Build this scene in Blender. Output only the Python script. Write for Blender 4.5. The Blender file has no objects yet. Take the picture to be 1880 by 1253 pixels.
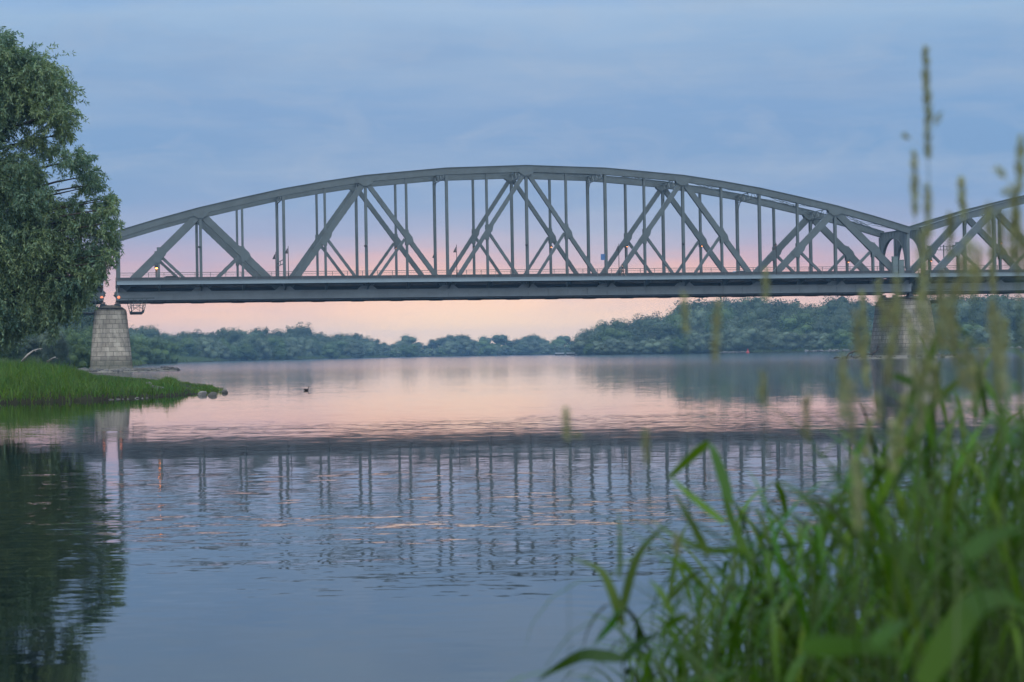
import bpy, math, random
import numpy as np
from mathutils import Vector, Matrix

# ------------------------------------------------------------------ camera
SC = bpy.context.scene
COL = SC.collection
PI = math.pi
R = math.radians
EYE = 1.685                    # eye height over the river (water surface is z = 0)
FPX, ROLL, PITCH = 3945.75, R(0.94426), R(0.31227)
cF = Vector((0, math.cos(PITCH), math.sin(PITCH)))
cU0 = Vector((0, -math.sin(PITCH), math.cos(PITCH)))
cX = Vector((1, 0, 0))
cR = cX * math.cos(ROLL) - cU0 * math.sin(ROLL)
cU = cX * math.sin(ROLL) + cU0 * math.cos(ROLL)
cam = bpy.data.cameras.new("camera")
camo = bpy.data.objects.new("camera", cam)
COL.objects.link(camo)
camo.matrix_world = Matrix(((cR.x, cU.x, -cF.x, 0), (cR.y, cU.y, -cF.y, 0), (cR.z, cU.z, -cF.z, EYE), (0, 0, 0, 1)))
cam.sensor_width = 36
cam.lens = FPX / 1880 * 36
cam.clip_start = 0.05
cam.clip_end = 20000
cam.dof.use_dof = True
cam.dof.focus_distance = 290
cam.dof.aperture_fstop = 9.0
SC.camera = camo


def at(px, py, Y):
    """world point seen at photo pixel (px, py) at forward distance Y"""
    a, b = px - 940, py - 626.5
    x = a * math.cos(ROLL) - b * math.sin(ROLL)
    y = a * math.sin(ROLL) + b * math.cos(ROLL)
    d = cF + cX * (x / FPX) - cU0 * (y / FPX)
    k = Y / d.y
    return Vector((d.x * k, Y, EYE + d.z * k))


def lin(r, g, b, k=1.0):
    f = lambda c: (c / 12.92 if c <= 0.04045 else ((c + 0.055) / 1.055) ** 2.4) * k
    return (f(r / 255), f(g / 255), f(b / 255), 1)


# ------------------------------------------------------------------ world and fill lamp
W = bpy.data.worlds.new("World")
SC.world = W
W.use_nodes = True
nt = W.node_tree
nt.nodes.clear()
FILL_EL, FILL_AZ = R(55), R(200)


class NT:
    """terse node building"""
    def __init__(s, tree):
        s.t = tree

    def n(s, typ, **kw):
        nd = s.t.nodes.new(typ)
        for k, v in kw.items():
            setattr(nd, k, v)
        return nd

    def link(s, a, b):
        s.t.links.new(a, b)

    def put(s, v, sock):
        if isinstance(v, bpy.types.NodeSocket):
            s.link(v, sock)
        elif isinstance(v, (tuple, list)) and len(v) == 4 and sock.type == 'VECTOR':
            sock.default_value = v[:3]
        else:
            sock.default_value = v

    def math(s, op, a, b=0.0, clamp=False):
        nd = s.n('ShaderNodeMath', operation=op, use_clamp=clamp)
        s.put(a, nd.inputs[0]); s.put(b, nd.inputs[1])
        return nd.outputs[0]

    def vmath(s, op, a, b=(0, 0, 0)):
        nd = s.n('ShaderNodeVectorMath', operation=op)
        s.put(a, nd.inputs[0])
        if op == 'SCALE':
            s.put(b, nd.inputs['Scale'])
        else:
            s.put(b, nd.inputs[1])
        return nd.outputs[0]

    def mix(s, f, a, b, blend='MIX'):
        nd = s.n('ShaderNodeMix', data_type='RGBA', blend_type=blend)
        s.put(f, nd.inputs[0]); s.put(a, nd.inputs[6]); s.put(b, nd.inputs[7])
        return nd.outputs[2]

    def noise(s, vec, scale, detail=3.0, rough=0.5, out=0, dist=0.0):
        nd = s.n('ShaderNodeTexNoise')
        s.put(vec, nd.inputs['Vector'])
        nd.inputs['Scale'].default_value = scale
        nd.inputs['Detail'].default_value = detail
        nd.inputs['Roughness'].default_value = rough
        nd.inputs['Distortion'].default_value = dist
        return nd.outputs[out]

    def ramp(s, f, stops, interp='LINEAR'):
        nd = s.n('ShaderNodeValToRGB')
        nd.color_ramp.interpolation = interp
        e = nd.color_ramp.elements
        while len(e) < len(stops):
            e.new(0.5)
        for el, (p, c) in zip(e, stops):
            el.position = p
            el.color = c if len(c) == 4 else (*c, 1)
        s.put(f, nd.inputs[0])
        return nd.outputs[0]

    def mapping(s, vec, scale=(1, 1, 1), loc=(0, 0, 0), rot=(0, 0, 0)):
        nd = s.n('ShaderNodeMapping')
        s.put(vec, nd.inputs['Vector'])
        nd.inputs['Scale'].default_value = scale
        nd.inputs['Location'].default_value = loc
        nd.inputs['Rotation'].default_value = rot
        return nd.outputs[0]

    def sep(s, vec):
        nd = s.n('ShaderNodeSeparateXYZ')
        s.put(vec, nd.inputs[0])
        return nd.outputs

    def comb(s, x, y, z):
        nd = s.n('ShaderNodeCombineXYZ')
        s.put(x, nd.inputs[0]); s.put(y, nd.inputs[1]); s.put(z, nd.inputs[2])
        return nd.outputs[0]


w = NT(nt)
tc = w.n('ShaderNodeTexCoord').outputs['Generated']
x, y, z = w.sep(tc)
elev = w.math('MULTIPLY', w.math('ARCSINE', z), 180 / PI)                 # degrees above the horizon
azim = w.math('MULTIPLY', w.math('ARCTAN2', x, y), 180 / PI)             # degrees east of the view axis
cvec = w.comb(w.math('MULTIPLY', azim, 0.13), w.math('MULTIPLY', elev, 0.34), 0.0)
n1 = w.noise(cvec, 1.0, 5, 0.55)
n2 = w.noise(w.mapping(cvec, (0.5, 2.2, 1), (3.1, 7.7, 0), (0, 0, R(-6))), 1.0, 5, 0.6)
wob = w.math('ADD', w.math('MULTIPLY', w.math('SUBTRACT', n1, 0.5), 1.5), w.math('MULTIPLY', w.math('SUBTRACT', n2, 0.5), 0.9))
fade = w.math('MULTIPLY', elev, 0.6, clamp=True)
el2 = w.math('ADD', elev, w.math('MULTIPLY', wob, fade))
pos = w.math('DIVIDE', el2, 16.0, clamp=True)
P = lambda e: e / 16.0
warm = w.ramp(pos, [(0, lin(255, 219, 178, 1.18)), (P(0.7), lin(255, 220, 182, 1.16)), (P(1.3), lin(255, 214, 184, 1.12)), (P(1.75), lin(255, 207, 181, 1.04)),
                    (P(2.1), lin(246, 195, 181)), (P(2.45), lin(222, 186, 190)), (P(2.8), lin(191, 180, 201)), (P(3.3), lin(160, 175, 206)), (P(4.0), lin(140, 170, 206)), (P(5.0), lin(127, 164, 204)),
                    (P(6.5), lin(129, 166, 207)), (P(7.8), lin(137, 172, 210)), (P(9.0), lin(159, 188, 219)), (P(10.2), lin(118, 168, 226)), (1, lin(92, 154, 230))])
cool = w.ramp(pos, [(0, lin(246, 196, 174)), (P(0.7), lin(246, 196, 177)), (P(1.3), lin(240, 191, 179)), (P(1.75), lin(232, 183, 179)),
                    (P(2.1), lin(217, 177, 184)), (P(2.45), lin(192, 171, 192)), (P(2.8), lin(168, 168, 198)), (P(3.3), lin(144, 166, 202)), (P(4.0), lin(130, 164, 204)), (P(5.0), lin(123, 162, 204)),
                    (P(6.5), lin(127, 165, 207)), (P(7.8), lin(135, 171, 210)), (P(9.0), lin(152, 184, 217)), (P(10.2), lin(116, 167, 226)), (1, lin(92, 154, 230))])
# the after-glow sits a little to the west of the view axis
gaz = w.math('DIVIDE', w.math('ADD', azim, 1.2), 9.0)
glow = w.math('POWER', 2.718, w.math('MULTIPLY', w.math('MULTIPLY', gaz, gaz), -1.0))
band = w.mix(glow, cool, warm)
# thin streaks of paler and greyer cloud
st = w.math('MULTIPLY', w.math('SUBTRACT', w.noise(w.mapping(cvec, (0.55, 1.5, 1), (11, 2, 0), (0, 0, R(7))), 1.3, 6, 0.6), 0.45), 3.0, clamp=True)
band = w.mix(w.math('MULTIPLY', w.math('MULTIPLY', st, 0.55), fade), band, lin(172, 190, 211))
dk = w.math('MULTIPLY', w.math('SUBTRACT', w.noise(w.mapping(cvec, (0.8, 1.2, 1), (5, 21, 0)), 1.1, 5, 0.6), 0.52), 4.0, clamp=True)
band = w.mix(w.math('MULTIPLY', w.math('MULTIPLY', dk, 0.36), fade), band, lin(124, 156, 198))
mt = w.math('MULTIPLY', w.math('SUBTRACT', w.noise(w.mapping(cvec, (2.6, 2.3, 1), (31, 4, 0), (0, 0, R(9))), 1.0, 7, 0.62, dist=0.6), 0.5), 4.0, clamp=True)
mz = w.math('MULTIPLY', w.math('SUBTRACT', elev, 2.2), 0.6, clamp=True)
band = w.mix(w.math('MULTIPLY', w.math('MULTIPLY', mt, 0.42), mz), band, lin(168, 186, 209))
# unseen sky overhead and behind the viewer, brightened to light the scene
up = w.math('DIVIDE', w.math('SUBTRACT', elev, 18.0), 30.0, clamp=True)
high = w.ramp(w.math('DIVIDE', elev, 90.0, clamp=True), [(0, (0.80, 0.92, 1.04, 1)), (0.3, (1.0, 1.14, 1.30, 1)), (1, (1.75, 1.95, 2.15, 1))])
back = w.math('MULTIPLY', w.math('SUBTRACT', 0.55, y), 1.1, clamp=True)
skyc = w.mix(w.math('MAXIMUM', up, back), band, high)
nish = w.n('ShaderNodeTexSky', sky_type='NISHITA', sun_disc=False, sun_elevation=R(1.5), sun_rotation=R(-1.2), altitude=0, air_density=1.0, dust_density=1.0)
skyc = w.mix(0.002, skyc, nish.outputs[0], 'ADD')
bg = w.n('ShaderNodeBackground')
w.link(skyc, bg.inputs[0])
bg.inputs[1].default_value = 1.0
wo = w.n('ShaderNodeOutputWorld')
w.link(bg.outputs[0], wo.inputs[0])

sun = bpy.data.lights.new("sun", 'SUN')  # soft lamp added for skylight from behind the viewer, after sunset
sun.energy = 0.9
sun.angle = R(35)
sun.color = (1.0, 0.96, 0.9)
sky_fill_ob = bpy.data.objects.new("sun", sun)
COL.objects.link(sky_fill_ob)
sky_fill_ob.rotation_euler = Vector((-math.sin(FILL_AZ) * math.cos(FILL_EL), -math.cos(FILL_AZ) * math.cos(FILL_EL), -math.sin(FILL_EL))).to_track_quat('-Z', 'Y').to_euler()

SC.view_settings.view_transform = 'Standard'
SC.view_settings.look = 'None'
SC.view_settings.exposure = 0.0
SC.view_settings.gamma = 1.0
SC.render.engine = 'CYCLES'
SC.cycles.use_denoising = True
SC.cycles.max_bounces = 8
SC.cycles.volume_bounces = 0
SC.cycles.transparent_max_bounces = 8
SC.cycles.sample_clamp_indirect = 8
SC.cycles.caustics_reflective = False


# ------------------------------------------------------------------ materials
def mat(name):
    m = bpy.data.materials.new(name)
    m.use_nodes = True
    t = NT(m.node_tree)
    b = m.node_tree.nodes['Principled BSDF']
    return m, t, b


def paint(name, col, rough=0.55, var=0.22, scale=0.7, rust=0.25, metal=0.0):
    m, t, b = mat(name)
    co = t.n('ShaderNodeTexCoord').outputs['Object']
    a = t.noise(co, scale, 5, 0.65)
    c = t.mix(t.math('MULTIPLY', t.math('SUBTRACT', a, 0.35), 2.0, clamp=True), tuple(v * (1 - var) for v in col[:3]) + (1,), tuple(v * (1 + var) for v in col[:3]) + (1,))
    if rust:
        s = t.noise(t.mapping(co, (2.2, 2.2, 0.35)), 1.0, 6, 0.7)
        c = t.mix(t.math('MULTIPLY', t.math('SUBTRACT', s, 0.6), 4.0 * rust, clamp=True), c, (0.16, 0.10, 0.07, 1))
    t.put(c, b.inputs['Base Color'])
    b.inputs['Roughness'].default_value = rough
    b.inputs['Metallic'].default_value = metal
    return m


def leafmat(name, col, trans=0.35, rough=0.55, hue=0.16, objvar=0.25, coat=0.3):
    m, t, b = mat(name)
    at_ = t.n('ShaderNodeAttribute', attribute_name='tint')
    rnd = t.n('ShaderNodeObjectInfo').outputs['Random']
    f = t.math('ADD', 1 - objvar, t.math('MULTIPLY', rnd, 2 * objvar))
    tr = t.sep(at_.outputs['Vector'])
    cool_ = (col[0] * (1 - hue), col[1] * 0.96, col[2] * (1 + hue), 1)
    warm_ = (col[0] * (1 + hue * 1.3), col[1] * 1.06, col[2] * (1 - hue), 1)
    c = t.mix(tr[1], cool_, warm_)
    c = t.vmath('SCALE', c, t.math('MULTIPLY', f, t.math('MULTIPLY', tr[0], 2.0)))
    t.put(c, b.inputs['Base Color'])
    b.inputs['Roughness'].default_value = rough
    b.inputs['Specular IOR Level'].default_value = coat
    tl = t.n('ShaderNodeBsdfTranslucent')
    t.put(t.mix(1.0, c, (1.15, 1.2, 0.6, 1), 'MULTIPLY'), tl.inputs[0])
    mx = t.n('ShaderNodeMixShader')
    mx.inputs[0].default_value = trans
    t.link(b.outputs[0], mx.inputs[1]); t.link(tl.outputs[0], mx.inputs[2])
    t.link(mx.outputs[0], m.node_tree.nodes['Material Output'].inputs[0])
    return m


def emit(name, col, k):
    m, t, b = mat(name)
    b.inputs['Base Color'].default_value = (0.5, 0.4, 0.3, 1)
    b.inputs['Emission Color'].default_value = col
    b.inputs['Emission Strength'].default_value = k
    return m


M = {}
M['steel'] = paint('bridge_paint', (0.123, 0.153, 0.163), 0.55, 0.20, 0.5, 0.35)
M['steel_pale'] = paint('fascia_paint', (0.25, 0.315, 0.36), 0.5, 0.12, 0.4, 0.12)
M['girder'] = paint('girder_pale', (0.33, 0.37, 0.40), 0.5, 0.16, 0.35, 0.2)  # paler tone for the lower chord and its gussets
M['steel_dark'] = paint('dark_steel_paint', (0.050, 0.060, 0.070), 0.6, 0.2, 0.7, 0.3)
M['rail'] = paint('rail_paint', (0.13, 0.135, 0.14), 0.5, 0.15, 1.0, 0.15)
M['asphalt'] = paint('asphalt', (0.05, 0.05, 0.052), 0.9, 0.3, 3.0, 0)
M['black_metal'] = paint('black_metal', (0.03, 0.03, 0.033), 0.5, 0.2, 5.0, 0)
M['cabinet'] = paint('cabinet_paint', (0.17, 0.22, 0.22), 0.55, 0.15, 2.0, 0.2)
M['sign_blue'] = paint('sign_blue', (0.10, 0.20, 0.42), 0.4, 0.08, 2.0, 0)
M['sign_grey'] = paint('sign_back', (0.20, 0.23, 0.24), 0.5, 0.1, 2.0, 0)
M['hull'] = paint('hull_pale', (0.50, 0.54, 0.58), 0.5, 0.15, 1.0, 0.3)
M['hull_dark'] = paint('hull_dark', (0.05, 0.055, 0.06), 0.5, 0.2, 1.0, 0.2)
M['car_dark'] = paint('car_dark_paint', (0.05, 0.06, 0.07), 0.25, 0.05, 1.0, 0)
M['car_pale'] = paint('car_silver_paint', (0.36, 0.40, 0.42), 0.25, 0.05, 1.0, 0)
M['glass'] = paint('car_glass', (0.03, 0.04, 0.05), 0.08, 0.05, 1.0, 0)
M['tyre'] = paint('tyre_rubber', (0.02, 0.02, 0.02), 0.85, 0.1, 5.0, 0)
M['red'] = paint('buoy_red', (0.5, 0.05, 0.04), 0.5, 0.1, 3.0, 0)
M['lamp_warm'] = emit('lamp_warm', (1.0, 0.34, 0.10, 1), 5.0)
M['lamp_bright'] = emit('lamp_bright', (1.0, 0.30, 0.05, 1), 22.0)
M['lamp_orange'] = emit('lamp_orange', (1.0, 0.20, 0.06, 1), 1.3)
M['wood_pale'] = paint('bleached_wood', (0.42, 0.38, 0.35), 0.85, 0.25, 2.0, 0)
M['wood_dark'] = paint('wet_driftwood', (0.07, 0.055, 0.05), 0.8, 0.3, 2.0, 0)
M['bark'] = paint('bark', (0.06, 0.05, 0.042), 0.95, 0.35, 3.0, 0)
M['skin'] = paint('skin', (0.45, 0.28, 0.21), 0.55, 0.05, 3.0, 0)
M['cloth_black'] = paint('cloth_black', (0.02, 0.02, 0.024), 0.9, 0.15, 6.0, 0)
M['hair'] = paint('hair_brown', (0.05, 0.025, 0.02), 0.6, 0.2, 8.0, 0)
M['shoe'] = paint('shoe_white', (0.7, 0.7, 0.72), 0.6, 0.05, 6.0, 0)
M['duck'] = paint('duck_feathers', (0.05, 0.035, 0.03), 0.7, 0.35, 9.0, 0)
M['bill'] = paint('duck_bill', (0.25, 0.16, 0.04), 0.5, 0.1, 9.0, 0)

M['willow'] = leafmat('willow_leaves', (0.145, 0.225, 0.130), 0.3, 0.5, 0.24, 0.0, 0.45)
M['crown_a'] = leafmat('tree_leaves_dark', (0.056, 0.090, 0.046), 0.1, 0.6, 0.25, 0.34)
M['crown_b'] = leafmat('tree_leaves_silver', (0.104, 0.148, 0.092), 0.1, 0.6, 0.22, 0.30)
M['crown_c'] = leafmat('tree_leaves_green', (0.080, 0.136, 0.042), 0.15, 0.6, 0.2, 0.2)
M['grass'] = leafmat('bank_grass_blades', (0.060, 0.128, 0.018), 0.35, 0.6, 0.35, 0.0)
M['reed_fringe'] = leafmat('reed_fringe_blades', (0.085, 0.13, 0.05), 0.3, 0.6, 0.2, 0.1)
M['reed'] = leafmat('reed_leaf', (0.050, 0.120, 0.007), 0.40, 0.42, 0.40, 0.45, 0.2)
M['stem'] = leafmat('reed_stem', (0.07, 0.105, 0.035), 0.15, 0.5, 0.2, 0.2)
M['ear'] = leafmat('seed_head', (0.30, 0.315, 0.20), 0.4, 0.7, 0.2, 0.22)


def ground_mat(name, a, b_, sc):
    m, t, b = mat(name)
    co = t.n('ShaderNodeTexCoord').outputs['Object']
    n = t.noise(co, sc, 6, 0.7)
    t.put(t.mix(t.math('MULTIPLY', t.math('SUBTRACT', n, 0.3), 2.5, clamp=True), a, b_), b.inputs['Base Color'])
    b.inputs['Roughness'].default_value = 0.95
    b.inputs['Specular IOR Level'].default_value = 0.08
    return m


M['soil'] = ground_mat('bank_soil', (0.016, 0.014, 0.010, 1), (0.034, 0.036, 0.018, 1), 0.4)
M['gravel'] = ground_mat('gravel_bar', (0.14, 0.13, 0.11, 1), (0.28, 0.26, 0.23, 1), 1.2)

# granite ashlar: UV x runs round the pier, y is height
m, t, b = mat('pier_granite')
uv = t.n('ShaderNodeUVMap').outputs[0]
br = t.n('ShaderNodeTexBrick', offset=0.5, squash=1.0)
t.put(uv, br.inputs['Vector'])
br.inputs['Color1'].default_value = (0.23, 0.22, 0.205, 1)
br.inputs['Color2'].default_value = (0.36, 0.345, 0.325, 1)
br.inputs['Mortar'].default_value = (0.085, 0.08, 0.075, 1)
br.inputs['Scale'].default_value = 1.0
br.inputs['Mortar Size'].default_value = 0.04
br.inputs['Mortar Smooth'].default_value = 0.3
br.inputs['Brick Width'].default_value = 1.15
br.inputs['Row Height'].default_value = 0.62
co = t.n('ShaderNodeTexCoord').outputs['Object']
blot = t.noise(co, 0.9, 7, 0.7)
streak = t.noise(t.mapping(co, (1.6, 1.6, 0.18)), 1.2, 6, 0.65)
c = t.mix(t.math('MULTIPLY', t.math('SUBTRACT', blot, 0.42), 3.0, clamp=True), br.outputs[0], (0.13, 0.12, 0.11, 1))
c = t.mix(t.math('MULTIPLY', t.math('SUBTRACT', streak, 0.52), 3.5, clamp=True), c, (0.42, 0.42, 0.40, 1))
wn = t.n('ShaderNodeTexWhiteNoise', noise_dimensions='1D')
t.put(t.math('FLOOR', t.math('DIVIDE', t.sep(uv)[1], 0.62)), wn.inputs['W'])
c = t.mix(0.72, br.outputs[0], c)
c = t.vmath('SCALE', c, t.math('ADD', 0.72, t.math('MULTIPLY', wn.outputs[0], 0.5)))
c = t.mix(1.0, c, (1.30, 1.20, 1.06, 1), 'MULTIPLY')
grime = t.noise(t.mapping(co, (1.1, 1.1, 0.30), (5, 2, 1)), 1.0, 6, 0.7)
c = t.mix(t.math('MULTIPLY', t.math('SUBTRACT', grime, 0.50), 3.2, clamp=True), c, (0.085, 0.078, 0.07, 1))
tide = t.math('MULTIPLY', t.math('SUBTRACT', t.math('ADD', 2.35, t.math('MULTIPLY', blot, 1.1)), t.sep(co)[2]), 1.6, clamp=True)
c = t.mix(t.math('MULTIPLY', tide, 0.75), c, (0.075, 0.078, 0.055, 1))      # algae and damp above the river
t.put(c, b.inputs['Base Color'])
b.inputs['Roughness'].default_value = 0.85
bp = t.n('ShaderNodeBump')
bp.inputs['Strength'].default_value = 0.6
bp.inputs['Distance'].default_value = 0.03
t.put(t.math('ADD', t.math('SUBTRACT', 1.0, br.outputs[1]), t.math('MULTIPLY', blot, 0.6)), bp.inputs['Height'])
t.put(bp.outputs[0], b.inputs['Normal'])
M['granite'] = m

m, t, b = mat('rock')
co = t.n('ShaderNodeTexCoord').outputs['Object']
rnd = t.n('ShaderNodeObjectInfo').outputs['Random']
n = t.noise(co, 2.5, 6, 0.7)
c = t.mix(n, (0.06, 0.058, 0.052, 1), (0.30, 0.285, 0.27, 1))
c = t.vmath('SCALE', c, t.math('ADD', 0.4, t.math('MULTIPLY', rnd, 0.5)))
t.put(c, b.inputs['Base Color'])
b.inputs['Roughness'].default_value = 0.85
M['rock'] = m

# river: smooth dielectric whose facets lean with several sizes of ripple, calmer and rougher in drifting patches
m, t, b = mat('river_water')
geo = t.n('ShaderNodeNewGeometry').outputs['Position']
b.inputs['Base Color'].default_value = (0.0010, 0.0035, 0.0038, 1)
b.inputs['IOR'].default_value = 1.333


def rip(scale, loc):
    a = t.noise(t.mapping(geo, scale, loc), 1.0, 2.0, 0.55, out=1)
    return t.vmath('SUBTRACT', a, (0.5, 0.5, 0.5))


patch = t.noise(t.mapping(geo, (0.035, 0.075, 1), (4, 9, 0), (0, 0, R(12))), 1.0, 4, 0.6)
patch2 = t.noise(t.mapping(geo, (0.006, 0.022, 1), (1, 3, 0), (0, 0, R(-5))), 1.0, 4, 0.6)
pk = t.math('ADD', 0.45, t.math('MULTIPLY', t.math('SUBTRACT', patch, 0.45), 4.0, clamp=True))
pk = t.math('MULTIPLY', pk, t.math('ADD', 0.6, t.math('MULTIPLY', t.math('SUBTRACT', patch2, 0.42), 4.0, clamp=True)))
yy = t.sep(geo)[1]
lee = t.math('ADD', 0.30, t.math('MULTIPLY', t.math('SUBTRACT', yy, 13.0), 0.06, clamp=True), clamp=True)   # calm water close under the bank
slick = t.math('SUBTRACT', 1.0, t.math('MULTIPLY', t.math('MULTIPLY', t.math('SUBTRACT', yy, 24.0), 0.075, clamp=True), 0.80))   # oily calm stretch in mid river
t.put(t.math('ADD', 0.03, t.math('MULTIPLY', t.math('MULTIPLY', t.math('SUBTRACT', yy, 70.0), 0.004, clamp=True), 0.058)), b.inputs['Roughness'])   # distant ripples too small to see singly
lee = t.math('MULTIPLY', lee, slick)
chop = t.math('DIVIDE', t.math('SUBTRACT', yy, 20.0), 3.6)
chop = t.math('POWER', 2.718, t.math('MULTIPLY', t.math('MULTIPLY', chop, chop), -1.0))          # a band of choppier water on the edge of the current
pk = t.math('MULTIPLY', pk, t.math('ADD', lee, t.math('MULTIPLY', chop, 0.45)))
big = t.vmath('SCALE', rip((0.16, 0.6, 1), (0, 0, 0)), t.math('MULTIPLY', slick, 0.014))
midr = t.vmath('SCALE', rip((0.75, 2.1, 1), (7, 3, 0)), t.math('MULTIPLY', pk, 0.062))
fine = t.vmath('SCALE', rip((3.4, 8.0, 1), (1, 8, 0)), t.math('MULTIPLY', pk, 0.115))
nv = t.vmath('ADD', t.vmath('ADD', big, midr), fine)
nv = t.vmath('MULTIPLY', nv, (0.6, 1.0, 0.0))
nv = t.vmath('NORMALIZE', t.vmath('ADD', nv, (0, 0, 1)))
t.put(nv, b.inputs['Normal'])
M['water'] = m


# ------------------------------------------------------------------ mesh helpers
def link(o):
    COL.objects.link(o)
    return o


class MB:
    """collects boxes, bars and plates; build() links them as ONE mesh object"""
    def __init__(s):
        s.v, s.f = [], []

    def add(s, verts, faces):
        k = len(s.v)
        s.v += [tuple(p) for p in verts]
        s.f += [tuple(i + k for i in f) for f in faces]

    def box(s, x0, x1, y0, y1, z0, z1):
        s.add([(x0, y0, z0), (x1, y0, z0), (x1, y1, z0), (x0, y1, z0), (x0, y0, z1), (x1, y0, z1), (x1, y1, z1), (x0, y1, z1)],
              [(0, 3, 2, 1), (4, 5, 6, 7), (0, 1, 5, 4), (1, 2, 6, 5), (2, 3, 7, 6), (3, 0, 4, 7)])

    def bar(s, a, b, w_, h, up=(0, 0, 1)):
        """rectangular bar a->b; w_ across, h along up"""
        a, b = Vector(a), Vector(b)
        d = (b - a).normalized()
        u = Vector(up)
        sx = d.cross(u)
        if sx.length < 1e-4:
            sx = d.cross(Vector((0, 1, 0)))
        sx.normalize()
        u = sx.cross(d)
        sx = sx * (w_ / 2)
        u = u * (h / 2)
        vs = [p + i * sx + j * u for p in (a, b) for i, j in ((-1, -1), (1, -1), (1, 1), (-1, 1))]
        s.add(vs, [(3, 2, 1, 0), (4, 5, 6, 7), (0, 1, 5, 4), (1, 2, 6, 5), (2, 3, 7, 6), (3, 0, 4, 7)])

    def tube(s, pts, rad, n=6):
        pts = [Vector(p) for p in pts]
        if not isinstance(rad, (list, tuple)):
            rad = [rad] * len(pts)
        vs, fs = [], []
        for i, p in enumerate(pts):
            d = (pts[min(i + 1, len(pts) - 1)] - pts[max(i - 1, 0)]).normalized()
            a = d.cross(Vector((0, 0, 1)) if abs(d.z) < 0.9 else Vector((0, 1, 0))).normalized()
            c_ = d.cross(a)
            for k in range(n):
                q = 2 * PI * k / n
                vs.append(p + (a * math.cos(q) + c_ * math.sin(q)) * rad[i])
        for i in range(len(pts) - 1):
            for k in range(n):
                fs.append((i * n + k, i * n + (k + 1) % n, (i + 1) * n + (k + 1) % n, (i + 1) * n + k))
        fs.append(tuple(range(n))[::-1])
        fs.append(tuple((len(pts) - 1) * n + k for k in range(n)))
        s.add(vs, fs)

    def plate(s, poly, y0, y1):
        """polygon in (x, z) extruded along y"""
        n = len(poly)
        vs = [(p[0], y0, p[1]) for p in poly] + [(p[0], y1, p[1]) for p in poly]
        fs = [tuple(range(n)), tuple(range(2 * n - 1, n - 1, -1))]
        fs += [(i, i + n, (i + 1) % n + n, (i + 1) % n) for i in range(n)]
        s.add(vs, fs)

    def platex(s, poly, x0, x1):
        """polygon in (y, z) extruded along x"""
        n = len(poly)
        vs = [(x0, p[0], p[1]) for p in poly] + [(x1, p[0], p[1]) for p in poly]
        fs = [tuple(range(n))[::-1], tuple(range(n, 2 * n))]
        fs += [(i, (i + 1) % n, (i + 1) % n + n, i + n) for i in range(n)]
        s.add(vs, fs)

    def rings(s, rings, caps=True):
        n = len(rings[0])
        vs = [p for r in rings for p in r]
        fs = []
        for i in range(len(rings) - 1):
            for k in range(n):
                fs.append((i * n + k, i * n + (k + 1) % n, (i + 1) * n + (k + 1) % n, (i + 1) * n + k))
        if caps:
            fs.append(tuple(range(n))[::-1])
            fs.append(tuple((len(rings) - 1) * n + k for k in range(n)))
        s.add(vs, fs)

    def mesh(s, name, material, smooth=False):
        me = bpy.data.meshes.new(name)
        me.from_pydata(s.v, [], s.f)
        me.materials.append(material)
        if smooth:
            me.shade_smooth()
        me.update()
        return me

    def build(s, name, material, parent=None, loc=None, smooth=False):
        o = link(bpy.data.objects.new(name, s.mesh(name, material, smooth)))
        if parent is not None:
            o.parent = parent
        if loc is not None:
            o.location = loc
        return o


def tag(o, label=None, cat=None, group=None, kind=None):
    for k, v in (('label', label), ('category', cat), ('group', group), ('kind', kind)):
        if v:
            o[k] = v
    return o


def thing(name, label, cat, loc=(0, 0, 0), rz=0.0, group=None):
    o = link(bpy.data.objects.new(name, None))
    o.location = loc
    o.rotation_euler = (0, 0, rz)
    o.empty_display_size = 0.1
    return tag(o, label, cat, group, 'thing')


def dup(o, loc=None, rz=None, label=None, group=None, parent=None):
    c_ = link(o.copy())
    if parent is not None:
        c_.parent = parent
    if loc is not None:
        c_.location = loc
    if rz is not None:
        c_.rotation_euler = (0, 0, rz)
    if label:
        c_['label'] = label
    if group:
        c_['group'] = group
    for ch in list(o.children):
        dup(ch, parent=c_)
    return c_


def quads(name, V, material, tint=None, nper=4):
    """V: (N, nper, 3) array, one polygon per row; tint (N, 2) -> point colour attribute"""
    V = np.asarray(V, np.float32)
    N = V.shape[0]
    me = bpy.data.meshes.new(name)
    me.vertices.add(N * nper)
    me.vertices.foreach_set('co', V.reshape(-1))
    me.loops.add(N * nper)
    me.loops.foreach_set('vertex_index', np.arange(N * nper, dtype=np.int32))
    me.polygons.add(N)
    me.polygons.foreach_set('loop_start', np.arange(0, N * nper, nper, dtype=np.int32))
    me.update(calc_edges=True)
    me.materials.append(material)
    if tint is not None:
        a = me.color_attributes.new('tint', 'FLOAT_COLOR', 'POINT')
        c_ = np.ones((N, nper, 4), np.float32)
        c_[:, :, 0] = tint[:, 0:1]
        c_[:, :, 1] = tint[:, 1:2]
        c_[:, :, 2] = 0
        a.data.foreach_set('color', c_.reshape(-1))
    return me


def unit(a):
    return a / np.maximum(np.linalg.norm(a, axis=-1, keepdims=True), 1e-9)


def leaf_quads(pos, axis, side, L, Wd):
    """rhombic leaves: pos (N,3) base; axis, side unit vectors"""
    L = L[:, None]; Wd = Wd[:, None]
    return np.stack([pos, pos + axis * L * 0.45 + side * Wd * 0.5, pos + axis * L, pos + axis * L * 0.45 - side * Wd * 0.5], 1)

# ------------------------------------------------------------------ setting: water
wm = MB()
wm.add([(-2500, -60, 0), (2500, -60, 0), (2500, 3000, 0), (-2500, 3000, 0)], [(0, 1, 2, 3)])
tag(wm.build('river_water', M['water']), kind='structure')

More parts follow.
